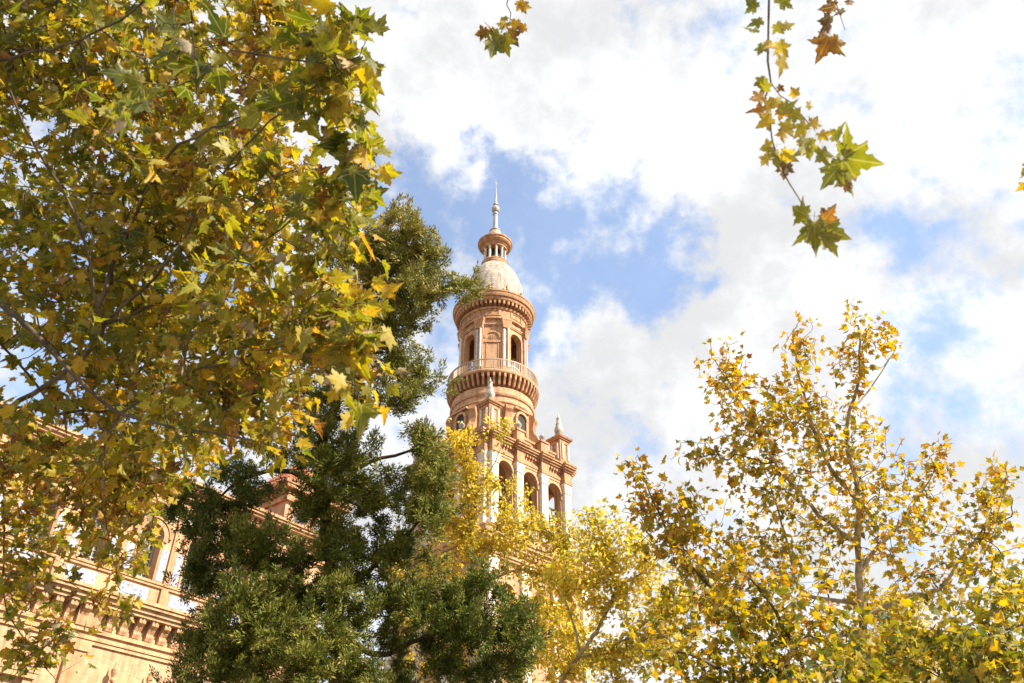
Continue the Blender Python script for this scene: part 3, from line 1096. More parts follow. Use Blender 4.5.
def tube(P, r, k=8):
    """one continuous tube along P with radii r"""
    n = len(P)
    T = unit(np.gradient(P, axis=0))
    ref = np.array([.31, .17, .93]) if abs(T[0][2]) < .8 else np.array([1., .2, .1])
    A = unit(np.cross(T, ref))
    B = np.cross(T, A)
    a = np.arange(k) * 2 * math.pi / k
    V = P[:, None, :] + r[:, None, None] * (np.cos(a)[None, :, None] * A[:, None, :] + np.sin(a)[None, :, None] * B[:, None, :])
    V = V.reshape(-1, 3)
    i = np.arange(n - 1)[:, None] * k
    j = np.arange(k)[None, :]
    j2 = (j + 1) % k
    F = np.stack([i + j, i + j2, i + k + j2, i + k + j], -1).reshape(-1, 4)
    return V, F


def frusta(A, B, ra, rb, k=5):
    T = unit(B - A)
    ref = np.where(np.abs(T[:, 2:3]) < .8, np.array([[.1, .2, .97]]), np.array([[1., .15, .1]]))
    X = unit(np.cross(T, ref))
    Y = np.cross(T, X)
    a = np.arange(k) * 2 * math.pi / k
    c, s = np.cos(a)[None, :, None], np.sin(a)[None, :, None]
    off = c * X[:, None] + s * Y[:, None]
    V = np.concatenate([A[:, None] + off * ra[:, None, None], B[:, None] + off * rb[:, None, None]], 1)
    m = len(A)
    base = np.arange(m)[:, None] * 2 * k
    j = np.arange(k)[None]
    j2 = (j + 1) % k
    F = np.stack([base + j, base + j2, base + k + j2, base + k + j], -1).reshape(-1, 4)
    return V.reshape(-1, 3), F


class Tree:
    def __init__(self, step=.18):
        self.P, self.par, self.rm = [], [], []
        self.limbs = []
        self.step = step

    def limb(self, pts, r0, r1, name='limb', attach=True):
        pts = [np.asarray(p, float) for p in pts]
        par = -1
        if attach and self.P:
            A = np.array(self.P)
            par = int(np.argmin(np.linalg.norm(A - pts[0], axis=1)))
            pts = [A[par]] + (pts if np.linalg.norm(A[par] - pts[0]) > .25 else pts[1:])
        C = catmull(pts, self.step)
        C[1:-1] += rng.normal(0, .010 * self.step / .18, (len(C) - 2, 3))
        rr = np.linspace(r0, r1, len(C))
        self.limbs.append((name, C, rr))
        for i, (p, r) in enumerate(zip(C, rr)):
            if i == 0 and par >= 0:
                last = par
                continue
            self.P.append(p)
            self.par.append(last if (i > 0) else -1)
            self.rm.append(r)
            last = len(self.P) - 1
        return self

    def grow(self, tips, grav=-.03, wig=.05, up=.10):
        """join every twig tip to the nearest wood with a bent shoot; returns each tip's last run of points"""
        P = np.zeros((len(self.P) + len(tips) * 24 + 10, 3))
        n = len(self.P)
        P[:n] = np.array(self.P)
        par = list(self.par)
        d0 = np.array([np.min(np.linalg.norm(P[:n] - t, axis=1)) for t in tips])
        order = np.argsort(d0)
        runs = []
        for ti in order:
            t = tips[ti]
            d = np.linalg.norm(P[:n] - t, axis=1)
            # shoots leave wood that lies below and behind them
            cost = d + .35 * np.maximum(0, P[:n, 2] - t[2])
            b = int(np.argmin(cost))
            L = d[b]
            m = int(np.clip(L / self.step, 2, 20))
            a = P[b]
            s = (np.arange(1, m + 1) / m)[:, None]
            bend = (np.sin(s * math.pi)) * (np.array([[0, 0, -up]]) * L + rng.normal(0, .07, (1, 3)) * L)
            pts = a + (t - a) * s + bend
            pts[:-1] += rng.normal(0, wig * self.step, (m - 1, 3))
            q = b
            for p in pts:
                P[n] = p
                par.append(q)
                q = n
                n += 1
            runs.append((ti, q))
        self.P = P[:n]
        self.par = np.array(par)
        self.runs = runs
        return self

    def wood(self, root, mat, twig_mat, n_explicit, rtip=.0035, k=5, org=(0, 0, 0)):
        n = len(self.P)
        cnt = np.zeros(n)
        has = np.zeros(n, bool)
        has[self.par[self.par >= 0]] = True
        cnt[~has] = 1
        for i in range(n - 1, -1, -1):
            if self.par[i] >= 0:
                cnt[self.par[i]] += cnt[i]
        r = rtip * cnt ** .46
        self.r = r
        e = np.arange(n)
        e = e[self.par[e] >= 0]
        r[:n_explicit] = np.minimum(r[:n_explicit], .7 * np.array(self.rm))
        V, F = frusta(self.P[self.par[e]], self.P[e], np.minimum(r[self.par[e]], r[e] * 1.25), r[e], k)
        np_mesh('twigs', V, F, twig_mat, root, smooth=True, origin=org)
        for name, C, rr in self.limbs:
            V, F = tube(C, rr, 10)
            np_mesh(name, V, F, mat, root, smooth=True, origin=org)


LEAF_FAR = [(0, 0), (.14, -.10), (.44, .02), (.34, .20), (.54, .46), (.28, .50), (.20, .60), (0, 1.0)]
LEAF_NEAR = [(0, .02), (.10, -.06), (.22, -.13), (.28, -.02), (.42, -.02), (.36, .10), (.30, .19), (.42, .24), (.48, .36), (.62, .48), (.48, .49), (.38, .56), (.26, .50),
             (.21, .56), (.24, .68), (.14, .76), (.09, .88), (0, 1.06)]


def leaf_template(half):
    pts = half + [(-x, y) for x, y in reversed(half[1:-1])]
    pts = np.array(pts)
    T = np.vstack([[0, .30], pts])
    n = len(pts)
    F = np.array([(0, 1 + i, 1 + (i + 1) % n) for i in range(n)])
    rad = np.linalg.norm((T - np.array([0, .30])) * np.array([1.2, 1]), axis=1)
    rim = np.clip(rad / .62, 0, 1)
    return T, F, rim


TPL_FAR, TPL_NEAR = leaf_template(LEAF_FAR), leaf_template(LEAF_NEAR)


def leaves_mesh(name, base, fwd, nrm, size, tint, mat, root, tpl, petiole=None, org=(0, 0, 0), fold=None):
    T, F, rim = tpl
    m, k = len(base), len(T)
    fwd = unit(fwd)
    side = unit(np.cross(fwd, nrm))
    nrm = np.cross(side, fwd)
    fo = rng.normal(.20, .32, m) if fold is None else fold
    cu = rng.normal(.15, .34, m)
    tw = rng.normal(0, .3, m)
    asp = rng.uniform(.78, 1.08, m)
    x = T[None, :, 0] * asp[:, None]
    y = np.repeat(T[None, :, 1], m, 0)
    x = x * (1 + rng.normal(0, .06, (m, k)))
    z = fo[:, None] * np.abs(x) - cu[:, None] * y ** 2 + tw[:, None] * x * y + rng.normal(0, .018, (m, k))
    V = base[:, None] + size[:, None, None] * (x[..., None] * side[:, None] + y[..., None] * fwd[:, None] + z[..., None] * nrm[:, None])
    FF = (np.arange(m)[:, None, None] * k + F[None]).reshape(-1, 3)
    V = V.reshape(-1, 3)
    tv = np.repeat(tint, k)
    rv = np.tile(rim, m)
    lu, lv = np.tile(T[:, 0], m), np.tile(T[:, 1], m)
    if petiole is not None:
        w = .011 * size[:, None]
        mid = (petiole + base) / 2 + np.array([0, 0, .012])
        q = np.stack([petiole - side * w, petiole + side * w, base + side * w * .8, base - side * w * .8], 1)
        o = len(V)
        V = np.vstack([V, q.reshape(-1, 3)])
        i = np.arange(m)[:, None] * 4 + o
        FF = np.vstack([FF, np.concatenate([np.hstack([i, i + 1, i + 2]), np.hstack([i, i + 2, i + 3])])])
        tv = np.concatenate([tv, np.repeat(np.clip(tint * .5 + .42, 0, .9), 4)])
        rv = np.concatenate([rv, np.zeros(4 * m)])
        lu = np.concatenate([lu, np.full(4 * m, .2)])
        lv = np.concatenate([lv, np.full(4 * m, .5)])
    return np_mesh(name, V, FF, mat, root, {'tint': tv, 'rim': rv, 'leaf_u': lu, 'leaf_v': lv}, origin=org)


def sample_tips(clusters, sub=0, sub_r=.3):
    """clusters: (px, py, depth, rx px, ry px, rd m, n, tint mean, tint spread)"""
    P, t = [], []
    for px, py, d, rx, ry, rd, n, tm, ts in clusters:
        v = rng.normal(0, 1, (n, 3))
        v = unit(v) * (rng.random((n, 1)) ** .42)
        if sub:
            v = v[rng.integers(0, max(1, n // sub), n)]
        c = at(px, py, d)
        P.append(c + v[:, :1] * rx * d / F_PX * CR + v[:, 1:2] * ry * d / F_PX * CU + v[:, 2:] * rd * CF)
        if sub:
            P[-1] = P[-1] + rng.normal(0, sub_r * .6, (n, 3))
        t.append(rng.normal(tm, ts * .6, n))
    return np.vstack(P), np.concatenate(t)


def foliage(tree, tints, root, mat, per_tip, size, span, tpl, org, droop=.35, spread=.5, sz_sd=.18, pet=.06, tint_sd=.12, up_bias=1.0, near=0.0, dry=0.0):
    P, par = tree.P, tree.par
    base, fwd, nrm, sz, ti, pts = [], [], [], [], [], []
    for idx, tip in tree.runs:
        path = [P[tip]]
        q = tip
        L = 0
        while par[q] >= 0 and L < span:
            L += np.linalg.norm(P[q] - P[par[q]])
            q = par[q]
            path.append(P[q])
        path = np.array(path)
        nlf = max(1, int(rng.normal(per_tip, per_tip * .3)))
        tan = unit(path[0] - path[min(len(path) - 1, 2)])
        seg = len(path) - 1
        s = np.concatenate([[0, .02], rng.random(max(0, nlf - 2)) ** 1.1])[:nlf] * seg
        i = np.minimum(s.astype(int), seg - 1)
        f = (s - i)[:, None]
        p = path[i] * (1 - f) + path[i + 1] * f
        rp = rng.normal(0, 1, (nlf, 3))
        rp -= (rp @ tan)[:, None] * tan
        rp = unit(rp)
        dirn = unit(.55 * tan + rp * .9 + np.array([0, 0, .05]))
        dist = rng.uniform(.6, 1.3, nlf)[:, None] * pet
        b = p + dirn * dist
        fw = unit(dirn + np.array([0, 0, -droop * 2]) * rng.random((nlf, 1)) + rng.normal(0, .25, (nlf, 3)))
        nn = np.array([0, 0, up_bias]) + rng.normal(0, spread, (nlf, 3))
        base.append(b)
        pts.append(p)
        fwd.append(fw)
        nrm.append(nn)
        big = 1.28 if near and (path[0] - CO) @ CF < near else 1.0
        sz.append(size * big * np.clip(rng.normal(1, sz_sd, nlf), .4, 1.45))
        tt = np.clip(tints[idx] + rng.normal(0, tint_sd, nlf), 0, .9)
        ti.append(np.where(rng.random(nlf) < dry, 1.12, tt))
    base, fwd, nrm, pts = map(np.vstack, (base, fwd, nrm, pts))
    sz, ti = np.concatenate(sz), np.concatenate(ti)
    print('leaves', len(base))
    leaves_mesh('foliage', base, fwd, nrm, sz, ti, mat, root, tpl, pts if pet > .03 else None, org)


# ---- big near plane tree on the left; its trunk stands out of frame
def left_plane():
    org = at(-260, 420, 8.5)
    org = np.array([org[0], org[1], 0])
    root = thing('plane_tree', 'near plane tree arching in with large green and yellow leaves across the left half', 'tree', tuple(org), 0, 'plane trees')
    T = Tree(.16)
    tr = [org, org + [0.1, 0, 2], org + [.05, .1, 4.2], at(-230, 380, 8.3), at(-200, 250, 8.2), at(-190, 80, 8.2), at(-150, -120, 8.6)]
    T.limb(tr, .24, .06, 'trunk')
    T.limb([at(-200, 260, 8.2), at(-90, 265, 7.2), at(0, 303, 6.5), at(45, 345, 6.3), at(85, 385, 6.2), at(120, 413, 6.2), at(170, 425, 6.1), at(250, 440, 6.0)], .050, .007)
    T.limb([at(-225, 370, 8.3), at(-100, 420, 8.0), at(10, 405, 7.5), at(100, 340, 6.8), at(97, 310, 6.6), at(84, 240, 6.4), at(62, 190, 6.2), at(35, 150, 6.1), at(10, 90, 6)], .042, .007)
    T.limb([at(97, 310, 6.6), at(125, 240, 7.2), at(168, 155, 6.6), at(212, 130, 6.2), at(300, 95, 5.6), at(360, 60, 5.2)], .018, .004)
    T.limb([at(100, 320, 6.7), at(170, 260, 6.7), at(228, 165, 6.7), at(296, 97, 6.2), at(330, 40, 5.8)], .014, .004)
    T.limb([at(120, 413, 6.2), at(200, 370, 6.6), at(290, 345, 6.1), at(370, 330, 5.7)], .013, .004)
    T.limb([at(100, 325, 6.7), at(190, 290, 6.8), at(280, 230, 6.4), at(360, 170, 5.5)], .013, .004)
    T.limb([at(-195, 180, 8.2), at(-80, 90, 7.5), at(0, 62, 7.0), at(63, 46, 6.6), at(116, 21, 6.2), at(150, -5, 6.0), at(200, -40, 5.8)], .020, .006)
    T.limb([at(-215, 330, 8.3), at(-60, 430, 9.4), at(0, 480, 10), at(4, 560, 10), at(8, 612, 10), at(30, 645, 10), at(62, 690, 10)], .020, .005)
    T.limb([at(-190, 90, 8.2), at(-60, -30, 8), at(100, -70, 7.4), at(230, -50, 6.6), at(330, -10, 6)], .03, .006)
    T.limb([at(120, 413, 6.2), at(100, 470, 8.0), at(110, 540, 9.4), at(120, 590, 9.9)], .012, .004)
    T.limb([at(-150, -110, 8.6), (-4.2, 5.6, 11.2), (-2.4, 4.9, 12.0), (-.6, 4.2, 12.6), (.8, 3.8, 13.0)], .05, .01)  # bough carrying the unseen shading crown
    ne = len(T.P)
    C = [
        # px, py, depth, rx, ry, rd, n, tint, spread
        (90, 60, 8.5, 120, 80, 2.2, 200, .40, .22), (60, 170, 9.0, 90, 90, 2.2, 180, .38, .22), (190, 110, 8.2, 100, 100, 1.8, 205, .46, .20),
        (285, 50, 7.2, 60, 55, 1.2, 80, .54, .16), (342, 55, 5.5, 34, 34, .5, 20, .34, .12), (340, 125, 5.6, 34, 40, .5, 14, .36, .13),
        (354, 160, 5.3, 20, 32, .4, 8, .32, .10), (250, 190, 7.6, 90, 70, 1.4, 150, .48, .16), (160, 240, 8.2, 110, 70, 1.8, 190, .40, .17),
        (325, 235, 5.8, 45, 50, .7, 26, .40, .14), (50, 290, 8.4, 90, 70, 1.8, 110, .40, .15), (150, 330, 8.0, 110, 60, 1.6, 170, .45, .15),
        (270, 320, 7.0, 95, 65, 1.3, 150, .46, .12), (335, 325, 6.1, 48, 60, .8, 50, .48, .10), (358, 390, 5.7, 28, 35, .5, 9, .44, .10), (368, 345, 5.7, 14, 40, .4, 5, .42, .1),
        (240, 400, 7.0, 80, 45, 1.2, 85, .46, .12), (120, 405, 8.4, 110, 48, 1.5, 120, .50, .13), (150, 455, 9.2, 75, 36, 1.0, 90, .54, .12), (75, 480, 9.8, 75, 42, 1.0, 92, .55, .14), (135, 515, 10, 50, 28, .7, 26, .56, .12),
        (25, 450, 9.5, 50, 30, .8, 44, .50, .14), (40, 540, 10, 50, 30, .8, 30, .52, .15), (28, 580, 10, 40, 50, .8, 30, .50, .15), (105, 555, 10, 50, 35, .7, 22, .54, .15),
        (36, 645, 10, 46, 40, .8, 34, .48, .18), (265, 440, 7.2, 44, 25, .6, 16, .48, .1), (112, 600, 10, 30, 22, .5, 7, .50, .15),
        (190, 30, 4.9, 40, 30, .4, 4, .24, .06), (120, 130, 5.4, 60, 60, .5, 4, .28, .08), (20, 30, 8, 60, 60, 1.5, 70, .3, .15),
        (80, -70, 8.0, 200, 60, 2.0, 160, .34, .15), (-90, 150, 9.0, 70, 220, 2.0, 200, .34, .15), (-90, 450, 8.0, 50, 120, 1.5, 60, .40, .15),
    ]
    tips, tn = sample_tips(C)
    shade_tips = np.column_stack([rng.uniform(-3.2, 1.2, 330), rng.uniform(2.6, 5.2, 330), rng.uniform(11.0, 13.8, 330)])  # unseen upper crown, added to cast shade on the upper left leaves
    shade_tips = shade_tips[(shade_tips[:, 2] - EYE) > 1.95 * np.hypot(shade_tips[:, 1], shade_tips[:, 0] * .3) + .2]
    tips = np.vstack([tips, shade_tips])
    tn = np.concatenate([tn, rng.normal(.4, .15, len(shade_tips))])
    T.grow(tips, up=.06)
    T.wood(root, M['bark_plane'], M['bark_plane'], ne, .0032, 5, org)
    foliage(T, tn, root, M['leaf_left'], 6.6, .105, .60, TPL_NEAR, org, droop=.45, spread=.7, pet=.10, sz_sd=.32, tint_sd=.17, near=5.6, dry=.05)


# ---- plane tree whose crown is overhead: only its hanging twigs enter the frame
def overhead_plane():
    org = np.array([5.2, -2.6, 0])
    root = thing('plane_tree', 'overhead plane tree whose two thin leafy twigs hang down from the top edge', 'tree', tuple(org), 0, 'plane trees')
    T = Tree(.16)
    T.limb([org, org + [0, 0.05, 2], org + [-.1, .15, 3.6], org + [-.5, .5, 5.4], org + [-1.0, .8, 7.6], org + [-1.1, 1.0, 10.0]], .26, .08, 'trunk')
    T.limb([org + [-.2, .2, 4.0], (3.6, -.6, 5.8), (2.2, .9, 6.2), (1.15, 1.7, 6.1), (.2, 2.2, 6.25), (-.7, 2.5, 6.5), (-1.6, 2.6, 7.0)], .085, .02)
    T.limb([org + [-.8, .7, 6.6], (3.4, -1.4, 8.6), (2.8, -.6, 9.8)], .08, .02)
    T.limb([org + [-.6, .5, 5.6], (6.2, -2.6, 8.0), (7.6, -3.4, 9.6)], .08, .02)
    T.limb([(1.15, 1.72, 6.1), at(775, -60, 3.9), at(772, -10, 3.8), at(770, 60, 3.75), at(768, 100, 3.7), at(772, 145, 3.66), at(790, 185, 3.6), at(803, 205, 3.55), at(812, 222, 3.52)], .0075, .0018, 'hanging_twig')
    T.limb([at(771, 84, 3.7), at(790, 102, 3.7), at(806, 120, 3.7), at(815, 131, 3.68)], .003, .0016, 'hanging_twig')
    T.limb([(1.5, 1.45, 6.15), at(838, -60, 4.6), at(836, -10, 4.6), at(840, 8, 4.55), at(845, 30, 4.5)], .006, .0016, 'hanging_twig')
    T.limb([(.15, 2.22, 6.25), at(510, -60, 5.2), at(508, -5, 5.1), at(509, 14, 5.05), at(506, 26, 5.0), at(500, 34, 5.0)], .006, .0018, 'hanging_twig')
    T.limb([(3.5, -.4, 5.85), at(1090, 60, 4.8), at(1052, 130, 4.6), at(1030, 172, 4.5)], .009, .002, 'hanging_twig')
    ne = len(T.P)
    # unseen crown above the frame, added for its shade, kept off the left leaves
    n = 520
    tips = np.column_stack([rng.uniform(2.4, 8.5, n), rng.uniform(-5.5, .5, n), rng.uniform(6.5, 12.0, n)])
    rel = tips - CO
    el = np.degrees(np.arctan2(rel[:, 2], np.hypot(rel[:, 0] * .2, np.maximum(rel[:, 1], .01))))
    tips = tips[(el > 68) & ~((tips[:, 0] > 2.2) & (tips[:, 1] > .5))]
    tn = rng.normal(.36, .12, len(tips))
    T.grow(tips)
    T.wood(root, M['bark_plane'], M['bark_plane'], ne, .0032, 5, org)
    foliage(T, tn, root, M['leaf_left'], 8, .16, .45, TPL_NEAR, org)
    # the leaves of the hanging twigs: px, py of the petiole end, size px, screen angle (deg, 0 = right, 90 = up), tint, depth
    H = [
        (757, 8, 18, 150, .22, 3.8), (779, 4, 22, 40, .30, 3.8), (762, 20, 18, 200, .30, 3.8), (757, 30, 19, 190, .25, 3.8), (776, 24, 16, -60, .40, 3.8),
        (783, 27, 16, 20, .55, 3.78), (763, 44, 15, 250, .28, 3.75), (772, 40, 22, 280, .62, 3.7), (779, 42, 20, 300, .58, 3.75), (781, 56, 24, 275, .60, 3.75),
        (765, 78, 16, 220, .45, 3.72), (770, 88, 18, 160, .42, 3.7), (764, 96, 20, 200, .75, 3.68), (771, 100, 20, 230, .66, 3.7), (776, 98, 20, 290, .58, 3.7), (779, 108, 18, 330, .78, 3.7),
        (764, 112, 18, 170, .80, 3.68), (772, 118, 20, 210, .60, 3.66), (781, 112, 20, 20, .42, 3.66), (784, 122, 22, 290, .55, 3.66), (790, 114, 18, 340, .45, 3.66), (783, 130, 16, 260, .72, 3.66),
        (771, 146, 18, 190, .52, 3.65), (776, 150, 26, 265, .40, 3.64), (781, 153, 22, 330, .62, 3.64), (787, 163, 18, 260, .95, 3.62), (768, 156, 16, 230, .6, 3.6),
        (778, 86, 10, 320, .9, 3.7), (797, 96, 13, 130, .70, 3.7), (808, 108, 12, 60, .55, 3.7),
        (806, 124, 22, 230, .52, 3.66), (812, 127, 15, 60, .66, 3.66), (836, 141, 22, 75, .40, 3.7), (806, 138, 26, 245, .44, 3.66), (815, 144, 26, 205, .38, 3.68),
        (822, 149, 24, 285, .36, 3.68), (818, 136, 18, 20, .62, 3.66), (843, 158, 46, -12, .38, 3.53), (842, 163, 42, 232, .35, 3.55), (846, 166, 40, 292, .40, 3.56), (842, 156, 34, 60, .37, 3.55),
        (848, 182, 14, 250, .88, 3.55),
        (808, 215, 26, 165, .40, 3.52), (814, 222, 44, 278, .37, 3.48), (820, 226, 40, 335, .42, 3.5), (812, 226, 34, 225, .38, 3.5), (824, 220, 20, 50, .84, 3.5), (822, 234, 30, 300, .44, 3.5),
        (836, 6, 20, 190, .96, 4.6), (831, 16, 26, 255, .98, 4.6), (829, 36, 30, 245, .86, 4.55), (832, 38, 26, 300, .80, 4.55), (846, 3, 12, 20, .9, 4.6), (844, 10, 12, 200, .95, 4.6),
        (500, 34, 24, 225, .33, 5.0), (503, 36, 22, 285, .40, 5.0), (494, 32, 15, 120, .88, 5.0), (487, 33, 16, 190, .85, 5.02), (507, 32, 20, 310, .86, 5.02), (505, 28, 16, 100, .62, 5.0),
        (507, 17, 8, 230, .40, 5.1), (519, 1, 16, 300, .70, 5.05), (520, 4, 14, 330, .72, 5.05), (516, 20, 14, 260, .72, 5.02), (526, 27, 12, 190, .78, 5.0), (497, 38, 26, 250, .30, 4.98),
        (1030, 172, 18, 180, .45, 4.5), (1028, 184, 14, 210, .66, 4.5), (1034, 168, 20, 120, .4, 4.5),
    ]
    H = np.array(H, float)
    P = np.array([at(a, b, d) for a, b, _, _, _, d in H])
    ang = np.radians(H[:, 3])
    f = np.cos(ang)[:, None] * CR + np.sin(ang)[:, None] * CU + rng.normal(0, .18, (len(H), 1)) * CF
    nn = CF[None] * 1.0 + rng.normal(0, .38, (len(H), 3))
    sz = np.where(H[:, 2] > 33, .80, .90) * H[:, 2] / F_PX * H[:, 5]
    pet = P - f * .35 * sz[:, None] + rng.normal(0, .006, P.shape)
    leaves_mesh('hanging_leaves', P, f, nn, sz, np.clip(H[:, 4] - np.where(H[:, 2] > 24, .05, .0), 0, 1), M['leaf_left'], root, TPL_NEAR, pet, org)


def right_plane():
    org = at(866, 700, 17.0)
    org = np.array([org[0], org[1], 0])
    root = thing('plane_tree', 'slender golden plane tree with a pale straight trunk rising on the right', 'tree', tuple(org), 0, 'plane trees')
    d = 17.0
    T = Tree(.25)
    T.limb([org, org + [-.02, 0, 2.0], at(866, 690, d), at(862, 620, d), at(858, 560, d), at(857, 500, d), at(853, 470, d), at(846, 445, d), at(850, 410, d), at(860, 370, d), at(858, 325, d)], .17, .018, 'trunk')
    T.limb([at(858, 500, d), at(830, 468, d), at(815, 430, d - .3), at(800, 380, d - .5), at(793, 330, d - .5)], .05, .01)
    T.limb([at(858, 548, d), at(820, 515, d - .2), at(780, 470, d - .6), at(745, 410, d - 1), at(715, 360, d - 1.2)], .05, .01)
    T.limb([at(859, 570, d), at(880, 545, d + .3), at(905, 520, d + .8), at(935, 470, d + 1)], .05, .01)
    T.limb([at(862, 620, d), at(895, 600, d), at(940, 590, d), at(960, 560, d), at(995, 515, d - .3)], .055, .012)
    T.limb([at(862, 610, d), at(830, 600, d + .4), at(800, 590, d + .4), at(785, 535, d + .4), at(765, 470, d + .3)], .05, .01)
    T.limb([at(850, 410, d), at(870, 390, d + .3), at(895, 350, d + .4)], .02, .006)
    T.limb([at(864, 650, d), at(905, 640, d - .4), at(980, 620, d - .6), at(1040, 590, d - .8)], .05, .012)
    T.limb([at(862, 630, d), at(800, 640, d - .3), at(740, 610, d - .5), at(690, 570, d - .7)], .05, .012)
    ne = len(T.P)
    C = [
        (857, 318, d, 14, 18, .4, 12, .62, .12), (884, 345, d, 20, 26, .5, 24, .60, .12), (855, 362, d, 24, 28, .6, 32, .58, .12), (800, 345, d - .5, 18, 32, .6, 28, .62, .15),
        (795, 400, d - .5, 38, 38, .9, 80, .58, .14), (725, 370, d - 1.2, 30, 32, .8, 42, .60, .15), (748, 410, d - 1, 40, 38, .9, 72, .56, .15), (700, 455, d - 1, 30, 18, .7, 24, .52, .15),
        (770, 460, d - .6, 60, 45, 1.2, 130, .52, .14), (840, 440, d, 50, 40, 1.0, 80, .56, .13), (880, 470, d + .4, 40, 35, .9, 44, .54, .14), (860, 520, d, 70, 45, 1.2, 120, .52, .14),
        (935, 470, d + 1, 22, 34, .6, 30, .62, .18), (940, 445, d + 1, 12, 12, .3, 8, .7, .15), (1003, 478, d, 18, 16, .4, 16, .52, .18), (920, 520, d + .6, 45, 35, .9, 60, .54, .14), (990, 505, d - .3, 34, 32, .7, 46, .48, .16), (780, 540, d, 70, 45, 1.3, 120, .48, .15),
        (950, 570, d, 70, 40, 1.2, 90, .48, .15), (870, 600, d + .8, 90, 40, 1.4, 120, .54, .14), (730, 580, d - .3, 70, 40, 1.2, 100, .46, .15), (1010, 570, d - .6, 40, 40, .9, 50, .44, .16),
        (660, 520, d - .7, 40, 40, .9, 40, .48, .16),
    ]
    tips, tn = sample_tips(C)
    T.grow(tips, up=.05)
    T.wood(root, M['bark_pale'], M['bark_plane'], ne, .0045, 5, org)
    foliage(T, tn, root, M['leaf_right'], 4.6, .122, .90, TPL_FAR, org, droop=.35, spread=.85, pet=.12, tint_sd=.16, sz_sd=.25)


def front_right_plane():
    org = at(800, 760, 13.5)
    org = np.array([org[0], org[1], 0])
    root = thing('plane_tree', 'olive and russet plane tree with long rising limbs filling the bottom right foreground', 'tree', tuple(org), 0, 'plane trees')
    d = 13.5
    T = Tree(.2)
    T.limb([org, org + [0, 0, 1.6], at(805, 760, d), at(812, 715, d)], .17, .11, 'trunk')
    T.limb([at(808, 725, d), at(770, 660, d), at(735, 615, d + .8), at(700, 575, d + 1.5), at(672, 540, d + 2), at(655, 505, d + 2.3), at(640, 465, d + 2.5)], .06, .008)
    T.limb([at(808, 725, d), at(800, 660, d + .2), at(760, 590, d + .9), at(715, 552, d + 1.7), at(685, 525, d + 2)], .045, .008)
    T.limb([at(812, 715, d), at(860, 675, d - .3), at(900, 650, d - .5), at(970, 640, d - 1.8), at(1040, 620, d - 2.5)], .06, .012)
    T.limb([at(812, 715, d), at(740, 680, d), at(690, 655, d - .2), at(640, 650, d - .4)], .05, .01)
    T.limb([at(812, 715, d), at(850, 690, d - .4), at(900, 690, d - .8), at(960, 680, d - 2.6), at(1030, 670, d - 3.2)], .05, .012)
    ne = len(T.P)
    C = [
        (628, 465, d + 2.5, 14, 22, .4, 11, .66, .16), (650, 500, d + 2.3, 28, 30, .7, 28, .62, .16), (668, 540, d + 2, 38, 30, .8, 36, .58, .16), (690, 510, d + 2, 42, 28, .8, 32, .56, .16),
        (720, 560, d + 1.6, 58, 35, 1.0, 56, .52, .16), (770, 600, d + .9, 65, 40, .9, 90, .44, .16), (700, 620, d + 1, 70, 40, .9, 90, .42, .15), (760, 655, d, 85, 35, 1.0, 120, .38, .16),
        (860, 650, d - .4, 80, 32, 1.0, 110, .38, .16), (660, 655, d - .3, 45, 28, .7, 30, .45, .15), (950, 640, d - 2, 70, 38, 1.0, 110, .30, .17), (1000, 600, d - 1.5, 40, 36, .8, 45, .34, .17),
        (1000, 660, d - 3.2, 45, 35, .7, 80, .26, .18), (880, 685, d - 2.6, 110, 22, .9, 120, .26, .18), (740, 690, d - .2, 70, 20, .8, 70, .28, .14), (1010, 470, d - .6, 14, 10, .3, 4, .5, .1),
    ]
    tips, tn = sample_tips(C)
    T.grow(tips, up=.05)
    T.wood(root, M['bark_plane'], M['bark_plane'], ne, .0040, 5, org)
    foliage(T, tn, root, M['leaf_right'], 5.6, .125, .85, TPL_FAR, org, droop=.4, spread=.8, pet=.12, tint_sd=.18, sz_sd=.25)


